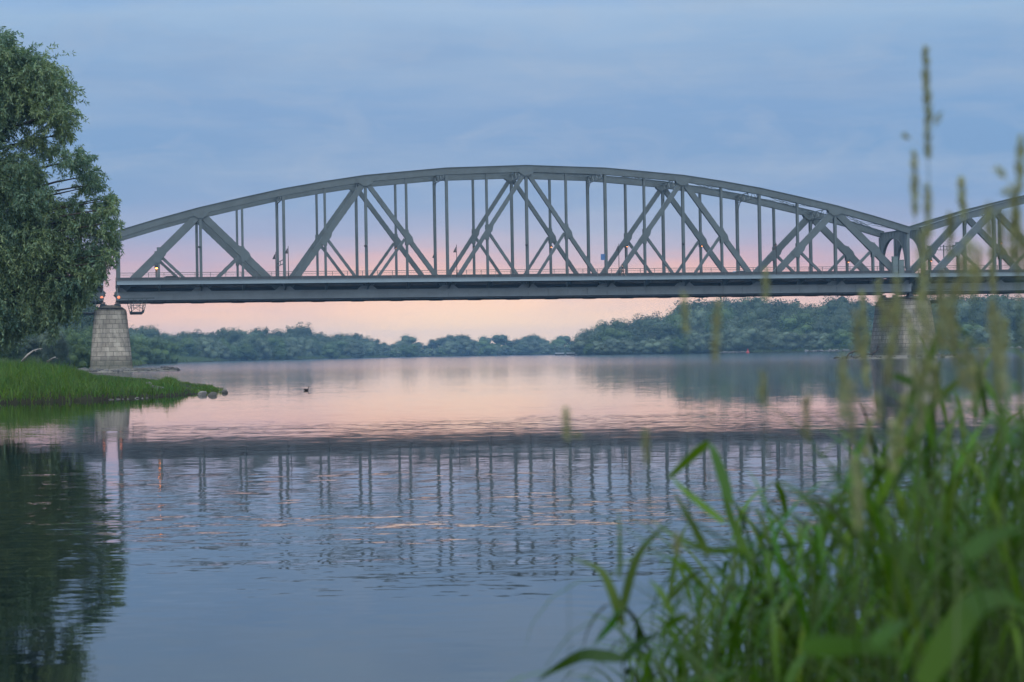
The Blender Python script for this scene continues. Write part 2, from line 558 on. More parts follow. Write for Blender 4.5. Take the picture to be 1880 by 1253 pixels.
# ------------------------------------------------------------------ bridge
BX, BY, BTH = -53.109, 289.344, R(11.088)
PL, NP, TW = 5.65, 20, 10.75          # panel length, panels, distance between trusses
SPAN, GAP = PL * NP, 1.75
RISE = [27.82, 27.63, 27.45, 26.95, 26.43, 25.59, 24.60, 23.37, 22.08, 20.55, 18.87]
CD = 0.92                             # chord depth
LC0, LC1 = 9.55, 10.68                # lower chord bottom and top
RAILV = 3.25                          # railing stands this far outside the trusses
DK = 12.06                            # walkway level


def bw(u, v, z_):
    """bridge coordinates -> world"""
    return Vector((BX + u * math.cos(BTH) - v * math.sin(BTH), BY + u * math.sin(BTH) + v * math.cos(BTH), z_))


def ztop(i):
    return RISE[abs(i - 10)]


def member(mb, a, b, wd, v0, half, batten=0.0, plate_t=0.05):
    """a truss member of two webs joined by batten plates; a, b are (u, z)"""
    a, b = Vector((a[0], 0, a[1])), Vector((b[0], 0, b[1]))
    d = (b - a)
    L = d.length
    d.normalize()
    n = Vector((-d.z, 0, d.x))
    for s in (-1, 1):
        y = v0 + s * half
        mb.bar(a + Vector((0, y, 0)), b + Vector((0, y, 0)), plate_t, wd, n)
        for e in (-1, 1):              # angle flanges along both edges
            off = n * (e * (wd / 2 - 0.012))
            mb.bar(a + off + Vector((0, y - s * 0.085, 0)), b + off + Vector((0, y - s * 0.085, 0)), 0.12, 0.026, n)
    if batten:
        k = max(2, int(L / batten))
        for j in range(k):
            p = a + d * (L * (j + 0.5) / k)
            for e in (-1, 1):
                c_ = p + n * (e * (wd / 2 + 0.012)) + Vector((0, v0, 0))
                h = batten * 0.24
                mb.bar(c_ - d * h, c_ + d * h, half * 2 - 0.02, 0.018, n)


def build_span(label):
    root = thing('bridge_span', label, 'bridge span', bw(0, 0, 9.5), BTH, 'steel truss spans of the river bridge')

    def put(mb, name, m_, par=None):
        if par is None:
            return mb.build(name, m_, root, (0, 0, -9.5))
        return mb.build(name, m_, par)
    S, D = M['steel'], M['steel_dark']
    for v0 in (0.0, TW):
        # upper chord: box with overhanging cover plate
        mb = MB()
        for i in range(NP):
            a, b = Vector((i * PL, v0, ztop(i) - CD / 2)), Vector(((i + 1) * PL, v0, ztop(i + 1) - CD / 2))
            d = (b - a).normalized()
            n = Vector((-d.z, 0, d.x))
            e0 = d * 0.02
            for s in (-1, 1):
                mb.bar(a - e0 + Vector((0, s * 0.33, 0)), b + e0 + Vector((0, s * 0.33, 0)), 0.06, CD, n)
            mb.bar(a - e0 + n * (CD / 2 + 0.03), b + e0 + n * (CD / 2 + 0.03), 0.92, 0.05, n)
            mb.bar(a + n * (-CD / 2 + 0.06), b + n * (-CD / 2 + 0.06), 0.56, 0.04, n)
        for i in range(NP):           # splice plates and rivet strips show as faint lines
            a, b = Vector((i * PL, v0, ztop(i) - CD / 2)), Vector(((i + 1) * PL, v0, ztop(i + 1) - CD / 2))
            d = (b - a).normalized(); n = Vector((-d.z, 0, d.x))
            for s in (-1, 1):
                for f in (0.25, 0.5, 0.75):
                    p = a.lerp(b, f) + Vector((0, s * 0.375, 0))
                    mb.bar(p - n * (CD / 2 - 0.05), p + n * (CD / 2 - 0.05), 0.05, 0.02, (0, 1, 0))
        chord = put(mb, 'upper_chord', S)
        # node plates under the chord where the diagonals meet
        for i in (2, 6, 10, 14, 18):
            mb = MB()
            zz = ztop(i) - CD
            for s in (-1, 1):
                y = v0 + s * 0.40
                mb.plate([(i * PL - 1.25, zz + 0.5), (i * PL + 1.25, zz + 0.5), (i * PL + 0.95, zz - 0.16), (i * PL + 0.32, zz - 0.55), (i * PL - 0.32, zz - 0.55), (i * PL - 0.95, zz - 0.16)][::-1], y - 0.02, y + 0.02)
            put(mb, 'gusset_plate', S, chord)
        # lower chord
        mb = MB()
        for s in (-1, 1):
            y = v0 + s * 0.33
            mb.box(0, SPAN, y - 0.03, y + 0.03, LC0 + 0.12, LC1)
            mb.box(0, SPAN, y - 0.17, y + 0.17, LC1 + 0.002, LC1 + 0.05)
        mb.box(0, SPAN, v0 - 0.52, v0 + 0.52, LC0 + 0.03, LC0 + 0.115)
        mf = MB()
        mb_ = mb
        mb = mf
        mb.box(0.3, SPAN - 0.3, v0 - 0.42, v0 + 0.42, LC0 - 0.16, LC0 + 0.025)
        for i in range(NP + 1):
            if i not in (0, NP):
                mb.box(i * PL - 0.9, i * PL + 0.9, v0 - 0.46, v0 + 0.46, LC0 - 0.215, LC0 - 0.162)
        mb = mb_
        for k in range(1, NP * 2):
            for s in (-1, 1):
                y = v0 + s * 0.41
                mb.box(k * PL / 2 - 0.03, k * PL / 2 + 0.03, y - 0.045, y + 0.045, LC0 + 0.12, LC1)
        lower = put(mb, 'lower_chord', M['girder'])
        put(mf, 'bottom_flange', D, lower)
        for i in range(0, NP + 1, 2):
            mb = MB()
            x0 = i * PL
            lo, hi = max(x0 - 1.35, 0), min(x0 + 1.35, SPAN)
            t0, t1 = max(x0 - 0.75, 0), min(x0 + 0.75, SPAN)
            for s in (-1, 1):
                y = v0 + s * 0.375
                mb.plate([(lo, LC1 - 0.3), (hi, LC1 - 0.3), (hi, LC1 + 0.05), (t1, 11.25), (t0, 11.25), (lo, LC1 + 0.05)][::-1], y - 0.014, y + 0.014)
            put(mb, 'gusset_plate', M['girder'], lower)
        # posts
        for i in range(0, NP + 1):
            u = i * PL
            zt = ztop(i) - CD + 0.02
            if i in (1, 19):
                zt = (LC1 + ztop(2) - CD) / 2 + 0.2
            wd = 0.42 if i in (0, NP) else (0.36 if i % 2 == 0 else 0.29)
            if i in (0, NP):
                u = 0.30 if i == 0 else SPAN - 0.30
            mb = MB()
            hv = 0.27
            for s in (-1, 1):
                mb.box(u - wd / 2, u + wd / 2, v0 + s * hv - 0.025, v0 + s * hv + 0.025, LC1 + 0.06, zt)
            mb.box(u - 0.022, u + 0.022, v0 - hv + 0.026, v0 + hv - 0.026, LC1 + 0.06, zt)
            if i in (0, NP):
                for s in (-1, 1):
                    mb.box(u + s * 0.2 - 0.02, u + s * 0.2 + 0.02, v0 - hv + 0.026, v0 + hv - 0.026, LC1 + 0.06, zt)
            put(mb, 'post', S)
        # diagonals, their middle gussets and the short struts
        for i in range(0, NP, 2):
            up = (i % 4 == 0)
            ib, itp = (i, i + 2) if up else (i + 2, i)
            a = (ib * PL, (LC0 + LC1) / 2 + 0.1)
            b = (itp * PL, ztop(itp) - CD + 0.15)
            k = min(i, NP - 2 - i) // 2
            wd = [0.98, 0.92, 0.74, 0.62, 0.54][k]
            mb = MB()
            solid = (k == 0)
            member(mb, a, b, wd, v0, 0.24, 0.0 if solid else 0.95)
            if solid:
                A, B = Vector((a[0], v0, a[1])), Vector((b[0], v0, b[1]))
                dd = (B - A).normalized(); nn = Vector((-dd.z, 0, dd.x))
                if ib > itp:
                    nn = -nn
                mb.bar(A + nn * (wd / 2 + 0.02), B + nn * (wd / 2 + 0.02), 0.54, 0.022, nn)
            dg = put(mb, 'diagonal', S)
            mu, mz = (a[0] + b[0]) / 2, (a[1] + b[1]) / 2
            sgn = 1 if up else -1
            e = (mu + sgn * 0, mz)
            mb = MB()
            dv = Vector((b[0] - a[0], b[1] - a[1])).normalized()
            nv_ = Vector((-dv.y, dv.x))
            g = wd / 2
            pts = []
            for (p, q) in ((-1.1, g + 0.012), (1.1, g + 0.012), (1.1, -g - 0.012), (0.5, -g - 0.26), (-0.5, -g - 0.26), (-1.1, -g - 0.012)):
                qq = q if up else q
                pts.append((mu + dv.x * p + nv_.x * qq, mz + dv.y * p + nv_.y * qq))
            pts2 = [(mu - 0.23, mz + 0.95), (mu + 0.23, mz + 0.95), (mu + 0.23, mz - 1.15), (mu - 0.23, mz - 1.15)]
            for s in (-1, 1):
                y = v0 + s * 0.315
                mb.plate(pts, y - 0.012, y + 0.012)
                y = v0 + s * 0.345
                mb.plate(pts2, y - 0.012, y + 0.012)
            put(mb, 'gusset_plate', S, dg)
            mb = MB()
            member(mb, (mu + (0.3 if itp * PL > mu else -0.3), mz - 0.3), (itp * PL, (LC0 + LC1) / 2 + 0.2), 0.36, v0, 0.17, 1.2)
            put(mb, 'strut', S)
    # between the trusses: overhead cross girders and wind bracing
    for i in range(2, NP - 1, 2):
        zc = ztop(i) - 0.3
        mb = MB()
        u = i * PL
        dep = 1.0
        for zz in (zc, zc - dep):
            mb.box(u - 0.07, u + 0.07, 0.36, TW - 0.36, zz - 0.05, zz + 0.05)
        nseg = 8
        for k in range(nseg):
            y0, y1 = 0.4 + (TW - 0.8) * k / nseg, 0.4 + (TW - 0.8) * (k + 1) / nseg
            za, zb_ = (zc - dep, zc) if k % 2 else (zc, zc - dep)
            mb.bar((u, y0, za), (u, y1, zb_), 0.06, 0.06, (1, 0, 0))
        for s, y in ((1, 0.36), (-1, TW - 0.36)):   # knee braces curving down to the posts
            prev = (u, y + s * 1.7, zc - dep)
            for q in (0.35, 0.7, 1.0):
                cur = (u, y + s * 1.7 * (1 - q), zc - dep - 1.5 * q * q)
                mb.bar(prev, cur, 0.08, 0.08, (1, 0, 0))
                prev = cur
        put(mb, 'cross_girder', S)
    mb = MB()
    for i in range(0, NP, 2):
        za, zb_ = ztop(i) - 0.45, ztop(i + 2) - 0.45
        for (y0, y1) in ((0.36, TW - 0.36), (TW - 0.36, 0.36)):
            for dz in (0.13, -0.13):
                mb.bar((i * PL, y0, za + dz), ((i + 2) * PL, y1, zb_ + dz), 0.07, 0.05)
            nl = 14
            for k in range(nl):
                f0, f1 = k / nl, (k + 1) / nl
                A = Vector((i * PL, y0, za)).lerp(Vector(((i + 2) * PL, y1, zb_)), f0)
                B = Vector((i * PL, y0, za)).lerp(Vector(((i + 2) * PL, y1, zb_)), f1)
                s = 0.13 if k % 2 else -0.13
                mb.bar(A + Vector((0, 0, s)), B + Vector((0, 0, -s)), 0.04, 0.04)
    put(mb, 'wind_bracing', S)
    # end portals: plate girder with a tall arched opening
    for i, u in ((0, 0.30), (NP, SPAN - 0.30)):
        zt = ztop(0) - CD * 0.3
        y0, y1 = 0.2, TW - 0.2
        mb = MB()
        n = 22
        ins, crown, spring = 0.55, zt - 0.95, zt - 5.6
        arc = []
        for k in range(n + 1):
            q = PI * k / n
            yy = (y0 + y1) / 2 - math.cos(q) * ((y1 - y0) / 2 - ins)
            arc.append((yy, spring + (crown - spring) * math.sin(q) ** 0.8))
        low = [(y0 + ins * 0.4, LC1 + 0.3), (y0 + ins * 0.4, spring)]
        for x0, x1 in ((u - 0.13, u + 0.13),):
            for k in range(n):
                a, b = arc[k], arc[k + 1]
                mb.platex([(a[0], a[1]), (b[0], b[1]), (b[0], zt), (a[0], zt)], x0, x1)
            mb.platex([(y0, spring), (arc[0][0], spring), (arc[0][0], zt), (y0, zt)], x0 + 0.004, x1 - 0.004)
            mb.platex([(arc[-1][0], spring), (y1, spring), (y1, zt), (arc[-1][0], zt)], x0 + 0.004, x1 - 0.004)
            mb.platex([(y0, LC1 + 0.1), (y0 + 0.22, LC1 + 0.1), (arc[0][0], spring), (y0, spring)], x0 + 0.01, x1 - 0.01)
            mb.platex([(y1 - 0.22, LC1 + 0.1), (y1, LC1 + 0.1), (y1, spring), (arc[-1][0], spring)], x0 + 0.01, x1 - 0.01)
        for k in range(n):
            a, b = arc[k], arc[k + 1]
            mb.bar((u, a[0], a[1]), (u, b[0], b[1]), 0.42, 0.05, (0, 0, 1))
        for k in range(1, 9):
            yy = y0 + (y1 - y0) * k / 9
            mb.box(u - 0.2, u + 0.2, yy - 0.03, yy + 0.03, np.interp(yy, [p[0] for p in arc], [p[1] for p in arc]) + 0.05, zt - 0.05)
        mb.box(u - 0.24, u + 0.24, y0, y1, zt + 0.004, zt + 0.06)
        put(mb, 'portal', S)
    # floor: cross beams with walkway brackets, stringers, slabs
    for i in range(NP + 1):
        u = min(max(i * PL, 0.25), SPAN - 0.25)
        mb = MB()
        mb.box(u - 0.02, u + 0.02, 0.40, TW - 0.40, 9.9, 11.2)
        mb.box(u - 0.17, u + 0.17, 0.40, TW - 0.40, 9.85, 9.895)
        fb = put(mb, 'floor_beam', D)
        for s, y in ((-1, -0.38), (1, TW + 0.38)):
            mb = MB()
            e = y + s * (RAILV - 0.48)
            poly = [(y, 10.72), (e, 11.50), (e, 11.85), (y, 11.85)]
            mb.platex(poly if s > 0 else poly[::-1], u - 0.02, u + 0.02)
            mb.bar((u, y, 10.70), (u, e, 11.48), 0.22, 0.04)
            put(mb, 'walkway_bracket', S, fb)
    mb = MB()
    for y in (1.6, 3.5, 5.375, 7.25, 9.15):
        mb.box(0, SPAN, y - 0.02, y + 0.02, 10.5, 11.19)
        mb.box(0, SPAN, y - 0.14, y + 0.14, 10.46, 10.498)
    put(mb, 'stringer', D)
    mb = MB()
    for i in range(NP):
        for (y0, y1) in ((0.4, TW - 0.4), (TW - 0.4, 0.4)):
            mb.bar((i * PL, y0, 9.78), ((i + 1) * PL, y1, 9.78), 0.12, 0.10)
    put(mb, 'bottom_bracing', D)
    mb = MB()
    mb.box(0, SPAN, 0.75, TW - 0.75, 11.21, 11.5)
    put(mb, 'roadway', M['asphalt'])
    for s, y0, y1 in ((-1, -RAILV + 0.02, -0.62), (1, TW + 0.62, TW + RAILV - 0.02)):
        mb = MB()
        mb.box(0, SPAN, y0, y1, 11.86, DK - 0.01)
        wk = put(mb, 'walkway', M['asphalt'])
        mb = MB()
        ye = -RAILV if s < 0 else TW + RAILV
        mb.box(0, SPAN, ye - 0.05, ye + 0.018, 11.62, DK + 0.03)
        mb.box(0, SPAN, ye - 0.14, ye + 0.10, 11.57, 11.618)
        mb.box(0, SPAN, ye - 0.11, ye + 0.05, DK + 0.032, DK + 0.07)
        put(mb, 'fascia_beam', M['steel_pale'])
        mb = MB()
        yk = -0.60 if s < 0 else TW + 0.60
        mb.box(0, SPAN, yk - 0.04, yk + 0.04, 11.5, DK + 0.56)
        put(mb, 'kerb_beam', D)
        mb = MB()
        nb = 55
        zr = DK + 0.07
        for k in range(nb + 1):
            u = 0.06 + (SPAN - 0.12) * k / nb
            mb.box(u - 0.035, u + 0.035, ye - 0.04, ye + 0.03, zr, zr + 0.98)
        mb.box(0, SPAN, ye - 0.05, ye + 0.04, zr + 0.982, zr + 1.05)
        mb.box(0, SPAN, ye - 0.022, ye + 0.012, zr + 0.74, zr + 0.78)
        mb.box(0, SPAN, ye - 0.022, ye + 0.012, zr + 0.12, zr + 0.15)
        for k in range(nb):
            for j in range(1, 10):
                u = 0.06 + (SPAN - 0.12) * (k + j / 10) / nb
                mb.box(u - 0.007, u + 0.007, ye - 0.012, ye + 0.002, zr + 0.15, zr + 0.74)
        put(mb, 'railing', M['rail'])
    for y in (0.72, TW - 0.72):
        mb = MB()
        mb.box(0, SPAN, y - 0.02, y + 0.02, 11.95, 12.25)
        for k in range(40):
            u = SPAN * (k + 0.5) / 40
            mb.box(u - 0.05, u + 0.05, y - 0.06, y - 0.021, 11.5, 12.25)
        put(mb, 'crash_barrier', M['rail'])
    return root


span = build_span('grey-green steel arched truss span crossing the open river between the two stone piers')
span_r = dup(span, bw(SPAN + GAP, 0, 9.5), BTH, 'grey-green truss span beginning past the stone pier seen through the tall grass')
span_l = dup(span, bw(-SPAN - GAP, 0, 9.5), BTH, 'grey-green truss span running off behind the hanging willow')


# piers -------------------------------------------------------------
def pier_ring(hw, v0, v1, r, z_, n=7):
    """rounded rectangle in plan: half width hw along the bridge, from v0 to v1 across it"""
    pts = []
    r = min(r, hw - 0.02)
    for cx, cy, q0 in ((hw - r, v1 - r, 0), (-hw + r, v1 - r, 90), (-hw + r, v0 + r, 180), (hw - r, v0 + r, 270)):
        for k in range(n):
            q = R(q0 + 90 * k / (n - 1))
            pts.append((cx + math.cos(q) * r, cy + math.sin(q) * r, z_))
    return pts


def make_pier(u, label):
    root = thing('bridge_pier', label, 'bridge pier', bw(u, TW / 2, -1), BTH, 'granite piers carrying the bridge')
    c = TW / 2
    rings = []
    prof = [(-1.0, 3.1, 1.0), (0.25, 2.98, 1.0), (0.62, 2.9, 1.0), (0.64, 2.84, 1.0)]
    for k in range(1, 9):
        f = k / 8
        prof.append((0.64 + 7.2 * f, 2.84 - 0.66 * f, 1.0))
    prof += [(8.2, 2.12, 0), (8.42, 1.98, 0), (8.58, 1.75, 0)]
    for z_, hw, _ in prof:
        ext = 1.05 + (hw - 2.12) * 1.5
        rings.append(pier_ring(hw, -ext - c, TW + ext - c, 1.25, z_ + 1))
    mb = MB()
    mb.rings(rings)
    body = mb.build('pier_shaft', M['granite'], root)
    me = body.data
    uv = me.uv_layers.new(name='UVMap')
    n = len(rings[0])
    per = [0.0]
    for k in range(n):
        a, b = rings[4][k], rings[4][(k + 1) % n]
        per.append(per[-1] + math.hypot(b[0] - a[0], b[1] - a[1]))
    for p in me.polygons:
        ks = [me.loops[li].vertex_index % n for li in p.loop_indices]
        wrap = (max(ks) - min(ks) > n // 2) and len(ks) == 4
        for li in p.loop_indices:
            vi = me.loops[li].vertex_index
            k = vi % n
            uv.data[li].uv = (per[n] if wrap and k == 0 else per[k], me.vertices[vi].co.z)
    mb = MB()
    rr = [pier_ring(1.72, -1.3 - c, TW + 1.3 - c, 1.1, 9.59)]
    rr.append(pier_ring(1.25, -0.75 - c, TW + 0.75 - c, 0.9, 9.86))
    rr.append(pier_ring(0.8, -0.4 - c, TW + 0.4 - c, 0.7, 9.98))
    mb.rings(rr)
    mb.build('pier_cap', M['granite'], root)
    for s in (-1, 1):
        for v in (0, TW):
            mb = MB()
            x0 = s * 0.95
            mb.box(x0 - 0.45, x0 + 0.45, v - c - 0.55, v - c + 0.55, 9.62, 10.05)
            mb.box(x0 - 0.3, x0 + 0.3, v - c - 0.42, v - c + 0.42, 10.052, 10.2)
            for k in (-1, 0, 1):
                mb.tube([(x0 + k * 0.2, v - c - 0.42, 10.24), (x0 + k * 0.2, v - c + 0.42, 10.24)], 0.07, 8)
            mb.box(x0 - 0.3, x0 + 0.3, v - c - 0.42, v - c + 0.42, 10.29, 10.375)
            mb.build('bearing', M['steel_dark'], root)
    return root


pier_a = make_pier(-GAP / 2, 'pale tapered granite pier on a rock apron beside the grassy bank and willow')
pier_b = make_pier(SPAN + GAP / 2, 'stained granite pier half hidden by tall blurred grass with driftwood at its foot')

# lamps, poles and signs on the bridge --------------------------------------
lampg = MB()
lampg.tube([(0, 0, 0.0), (0, 0, 0.12)], [0.20, 0.20], 10)
lampg.tube([(0, 0, 0.12), (0, 0, 0.26)], [0.22, 0.08], 10)
lampg.bar((0, 0, 0.2), (0, 0.32, 0.2), 0.06, 0.06)
lampg_me = lampg.mesh('lamp_housing', M['black_metal'])
bulb = MB()
bulb.tube([(0, 0, -0.07), (0, 0, -0.04), (0, 0, 0.0)], [0.05, 0.095, 0.10], 10)
bulb_me = bulb.mesh('lamp_bulb', M['lamp_warm'])
bulb_hi_me = bulb.mesh('lamp_bulb', M['lamp_bright'])
bulb_off_me = bulb.mesh('lamp_bulb', M['glass'])


def post_lamp(u, v, z_, label, lit=True):
    r_ = thing('post_lamp', label, 'lamp', bw(u, v, z_), BTH, 'lamps fixed to the bridge posts')
    for nm, me in (('housing', lampg_me), ('bulb', bulb_hi_me if lit == 2 else (bulb_me if lit else bulb_off_me))):
        o = link(bpy.data.objects.new(nm, me))
        o.parent = r_
        if lit == 2:
            o.scale = (1.5, 1.5, 1.5)
    return r_


ORD = {1: 'first', 3: 'second', 5: 'third', 7: 'fourth', 9: 'fifth', 11: 'sixth', 13: 'seventh', 15: 'eighth', 17: 'ninth', 19: 'tenth'}
for i in (1, 5, 7, 9, 11, 13, 15, 17, 19):
    zl = 16.9 if i not in (1, 19) else 14.35
    post_lamp(i * PL, TW - 0.62, zl, 'small orange lit lamp on the far truss at its %s intermediate post from the willow' % ORD[i], 2 if i == 1 else 1)
for i, o_ in ((1, 'first'), (3, 'second')):
    post_lamp(SPAN + GAP + i * PL, TW - 0.62, 14.4 if i == 1 else 17.0, 'small lit lamp on the span past the grass, %s post after the portal' % o_)
post_lamp(-GAP - 1 * PL, TW - 0.62, 14.6, 'small lit lamp on the span behind the willow', 2)
for i, w_ in ((2, 'first tall'), (6, 'second'), (10, 'middle'), (14, 'fourth')):
    post_lamp(i * PL - 0.2, -0.62, 16.6, 'unlit dark lamp on the near truss at its %s peak post' % w_, False)


def standing_lamp(u, v, label, h=4.6):
    r_ = thing('lamp_post', label, 'lamp post', bw(u, v, DK), BTH, 'slim lamp posts along the bridge walkways')
    mb = MB()
    mb.tube([(0, 0, -0.35), (0, 0, 0.9), (0, 0, 0.92), (0, 0, h)], [0.085, 0.085, 0.055, 0.04], 8)
    mb.build('pole', M['black_metal'], r_)
    mb = MB()
    mb.box(-0.2, 0.2, -0.06, 0.12, -0.5, 0.02)
    mb.build('base_bracket', M['steel_dark'], r_)
    mb = MB()
    mb.tube([(-0.24, 0, h - 1.05), (-0.24, 0, h - 0.9), (-0.12, 0, h - 0.35)], [0.24, 0.17, 0.04], 8)
    mb.bar((-0.2, 0, h - 0.6), (0, 0, h - 0.35), 0.05, 0.05)
    mb.build('lantern', M['black_metal'], r_)
    return r_


WH = ['nearest the willow', 'second from the willow', 'third from the willow', 'fourth from the willow']
for k, i in enumerate((4.05, 8.14, 12.2, 16.26)):
    standing_lamp(i * PL, -RAILV + 0.32, 'slim dark lamp post on the near walkway, ' + WH[k])
    standing_lamp(i * PL - 0.3, TW + RAILV - 0.32, 'slim dark lamp post on the far walkway, ' + WH[k])

r_ = thing('road_sign', 'small blue road sign fixed beside a near truss post', 'road sign', bw(12 * PL - 0.45, -0.2, 14.5), BTH)
mb = MB(); mb.box(-0.36, 0.30, -0.02, 0.02, 0, 0.85); mb.build('panel', M['sign_blue'], r_)
mb = MB()
for zz in (0.15, 0.68):
    mb.box(-0.3, 0.55, 0.022, 0.06, zz, zz + 0.05)
mb.build('bracket', M['steel_dark'], r_)

r_ = thing('overhead_sign', 'grey overhead road sign on a bracket between two posts of the main span', 'road sign', bw(4 * PL, TW / 2, 14.4), BTH)
mb = MB(); mb.box(-0.05, 0.05, -TW / 2 + 0.3, TW / 2 - 0.3, 0, 0.09); mb.box(-0.05, 0.05, -TW / 2 + 0.3, TW / 2 - 0.3, 0.55, 0.64)
mb.build('gantry_beam', M['sign_grey'], r_)
mb = MB(); mb.box(-0.10, -0.06, -0.4, 0.5, 0.02, 0.62); mb.build('panel', M['sign_grey'], r_)

r_ = thing('cantilever_sign', 'road sign panel on a cantilevered arm past the grass-covered portal', 'road sign', bw(SPAN + GAP + 1.95 * PL - 2.6, TW + 1.2, 11.9), BTH)
mb = MB(); mb.tube([(0, 0, 0), (0, 0, 5.0)], 0.09, 8); mb.build('pole', M['rail'], r_)
mb = MB(); mb.box(-1.2, 1.9, -0.04, 0.04, 4.2, 4.28); mb.box(-1.2, 1.9, -0.04, 0.04, 4.75, 4.82)
for k in range(6):
    mb.box(-1.0 + k * 0.5, -0.94 + k * 0.5, -0.03, 0.03, 4.28, 4.75)
mb.build('arm', M['rail'], r_)
mb = MB(); mb.box(1.35, 2.05, -0.1, -0.05, 4.05, 4.98); mb.build('panel', M['sign_grey'], r_)

for k, (u, h, wd, v) in enumerate(((SPAN - 2.6, 2.6, 0.75, -0.75), (SPAN - 1.7, 2.1, 0.8, -0.75))):
    r_ = thing('utility_cabinet', ['taller grey-green utility cabinet standing at the bridge portal', 'lower grey-green utility cabinet standing at the bridge portal'][k], 'cabinet', bw(u, v, DK), BTH, 'cabinets at the portal')
    mb = MB(); mb.box(-wd / 2, wd / 2, -0.3, 0.3, 0.08, h - 0.06); mb.box(-wd / 2 + 0.05, wd / 2 - 0.05, -0.25, 0.25, 0, 0.078); mb.build('cabinet_body', M['cabinet'], r_)
    mb = MB(); mb.box(-wd / 2 - 0.04, wd / 2 + 0.04, -0.34, 0.34, h - 0.058, h); mb.build('roof', M['cabinet'], r_)
    mb = MB(); mb.box(-wd / 2 + 0.06, wd / 2 - 0.06, -0.325, -0.302, 0.2, h - 0.2); d_ = mb.build('door', M['cabinet'], r_)
    mb = MB(); mb.box(wd / 2 - 0.16, wd / 2 - 0.12, -0.35, -0.327, h * 0.45, h * 0.55); mb.build('handle', M['black_metal'], d_)


# inspection gantries hanging under the deck
def gantry(u, label):
    r_ = thing('inspection_gantry', label, 'gantry', bw(u, -1.6, 7.9), BTH, 'inspection gantries slung under the deck')
    S, D = M['steel'], M['steel_dark']
    L = TW + 3.2
    mb = MB(); mb.box(-0.75, 0.75, 0, L, 0, 0.12); mb.box(-0.8, -0.752, 0, L, 0, 0.42); mb.box(0.752, 0.8, 0, L, 0, 0.42); mb.build('platform', D, r_)
    for y in (0.05, L - 0.05):
        mb = MB()
        for s in (-1, 1):
            mb.bar((s * 0.78, y, 0.1), (s * 1.22, y, 1.85), 0.09, 0.09, (0, 1, 0))
            mb.bar((s * 0.55, y, 0.42), (s * 0.62, y, 1.85), 0.07, 0.07, (0, 1, 0))
        mb.bar((-0.6, y, 0.5), (0.62, y, 1.3), 0.05, 0.05, (0, 1, 0))
        mb.bar((0.6, y, 0.5), (-0.62, y, 1.3), 0.05, 0.05, (0, 1, 0))
        mb.bar((-0.6, y, 1.3), (0.62, y, 1.85), 0.05, 0.05, (0, 1, 0))
        mb.bar((0.6, y, 1.3), (-0.62, y, 1.85), 0.05, 0.05, (0, 1, 0))
        mb.bar((-0.9, y, 0.95), (0.9, y, 0.95), 0.05, 0.05)
        mb.bar((-0.62, y, 1.3), (0.62, y, 1.3), 0.05, 0.05)
        mb.build('end_frame', S, r_)
    mb = MB()
    for y in (0.05, L - 0.05):
        mb.box(-2.2, 2.2, y - 0.07, y + 0.07, 1.86, 1.99)
    mb.build('runner_beam', S, r_)
    mb = MB()
    for s in (-1, 1):
        for zz in (0.75, 1.1):
            mb.bar((s * 0.95, 0, zz), (s * 0.95, L, zz), 0.04, 0.04)
    mb.build('hand_rail', S, r_)
    return r_


gantry(2.75, 'trapezoid steel inspection gantry slung under the main span beside the pale pier')
gantry(-3.9, 'steel inspection gantry under the deck on the willow side of the pale pier')
gantry(SPAN + 4.5, 'dark inspection gantry under the deck behind the blurred grass')

# two orange lamps on the pier head
for k, (u, v) in enumerate(((-2.0, -0.75), (0.25, -0.78))):
    r_ = thing('pier_lamp', ['orange lamp glowing under the deck on the willow side of the pier top', 'orange lamp glowing under the deck on the river side of the pier top'][k], 'lamp', bw(u, v, 10.0), BTH, 'orange lamps on the pier head')
    mb = MB(); mb.tube([(0, 0, 0), (0, 0.22, 0)], [0.24, 0.2], 10); mb.build('housing', M['black_metal'], r_)
    mb = MB(); mb.tube([(0, -0.06, 0), (0, -0.005, 0)], [0.13, 0.2], 10); mb.build('bulb', M['lamp_orange'], r_)


# cars on the roadway: only their upper half clears the kerb beam
def car(u, v, label, m_, rz=0.0):
    r_ = thing('passing_car', label, 'car', bw(u, v, 11.5), BTH + rz)
    mb = MB()
    side = [(-2.1, 0.35), (-2.12, 0.75), (-1.95, 0.92), (-1.2, 1.0), (-0.55, 1.42), (0.75, 1.46), (1.45, 1.08), (2.05, 1.0), (2.15, 0.7), (2.12, 0.35)]
    rg = []
    for y, k in ((-0.86, 0.97), (-0.80, 1.0), (0.80, 1.0), (0.86, 0.97)):
        rg.append([(p[0] * k, y * (1 - 0.16 * max(0, p[1] - 0.95) / 0.5), p[1]) for p in side])
    mb.rings(rg)
    mb.build('body', m_, r_)
    for s in (-1, 1):
        mb = MB()
        y = s * 0.80
        mb.plate([(-0.98, 1.02), (1.25, 1.06), (0.72, 1.37), (-0.5, 1.35)] if s > 0 else [(-0.98, 1.02), (1.25, 1.06), (0.72, 1.37), (-0.5, 1.35)], y - 0.02, y + 0.02)
        mb.build('window', M['glass'], r_)
        for xx in (-1.3, 1.3):
            mb = MB()
            mb.tube([(xx, s * 0.7, 0.32), (xx, s * 0.88, 0.32)], 0.32, 16)
            mb.build('wheel', M['tyre'], r_)
    return r_


car(1.28 * PL, 3.2, 'dark car crossing the bridge next to the first lit lamp', M['car_dark'])
car(15.6 * PL, 3.2, 'silver car crossing the bridge between the eighth and ninth lit lamps', M['car_pale'])


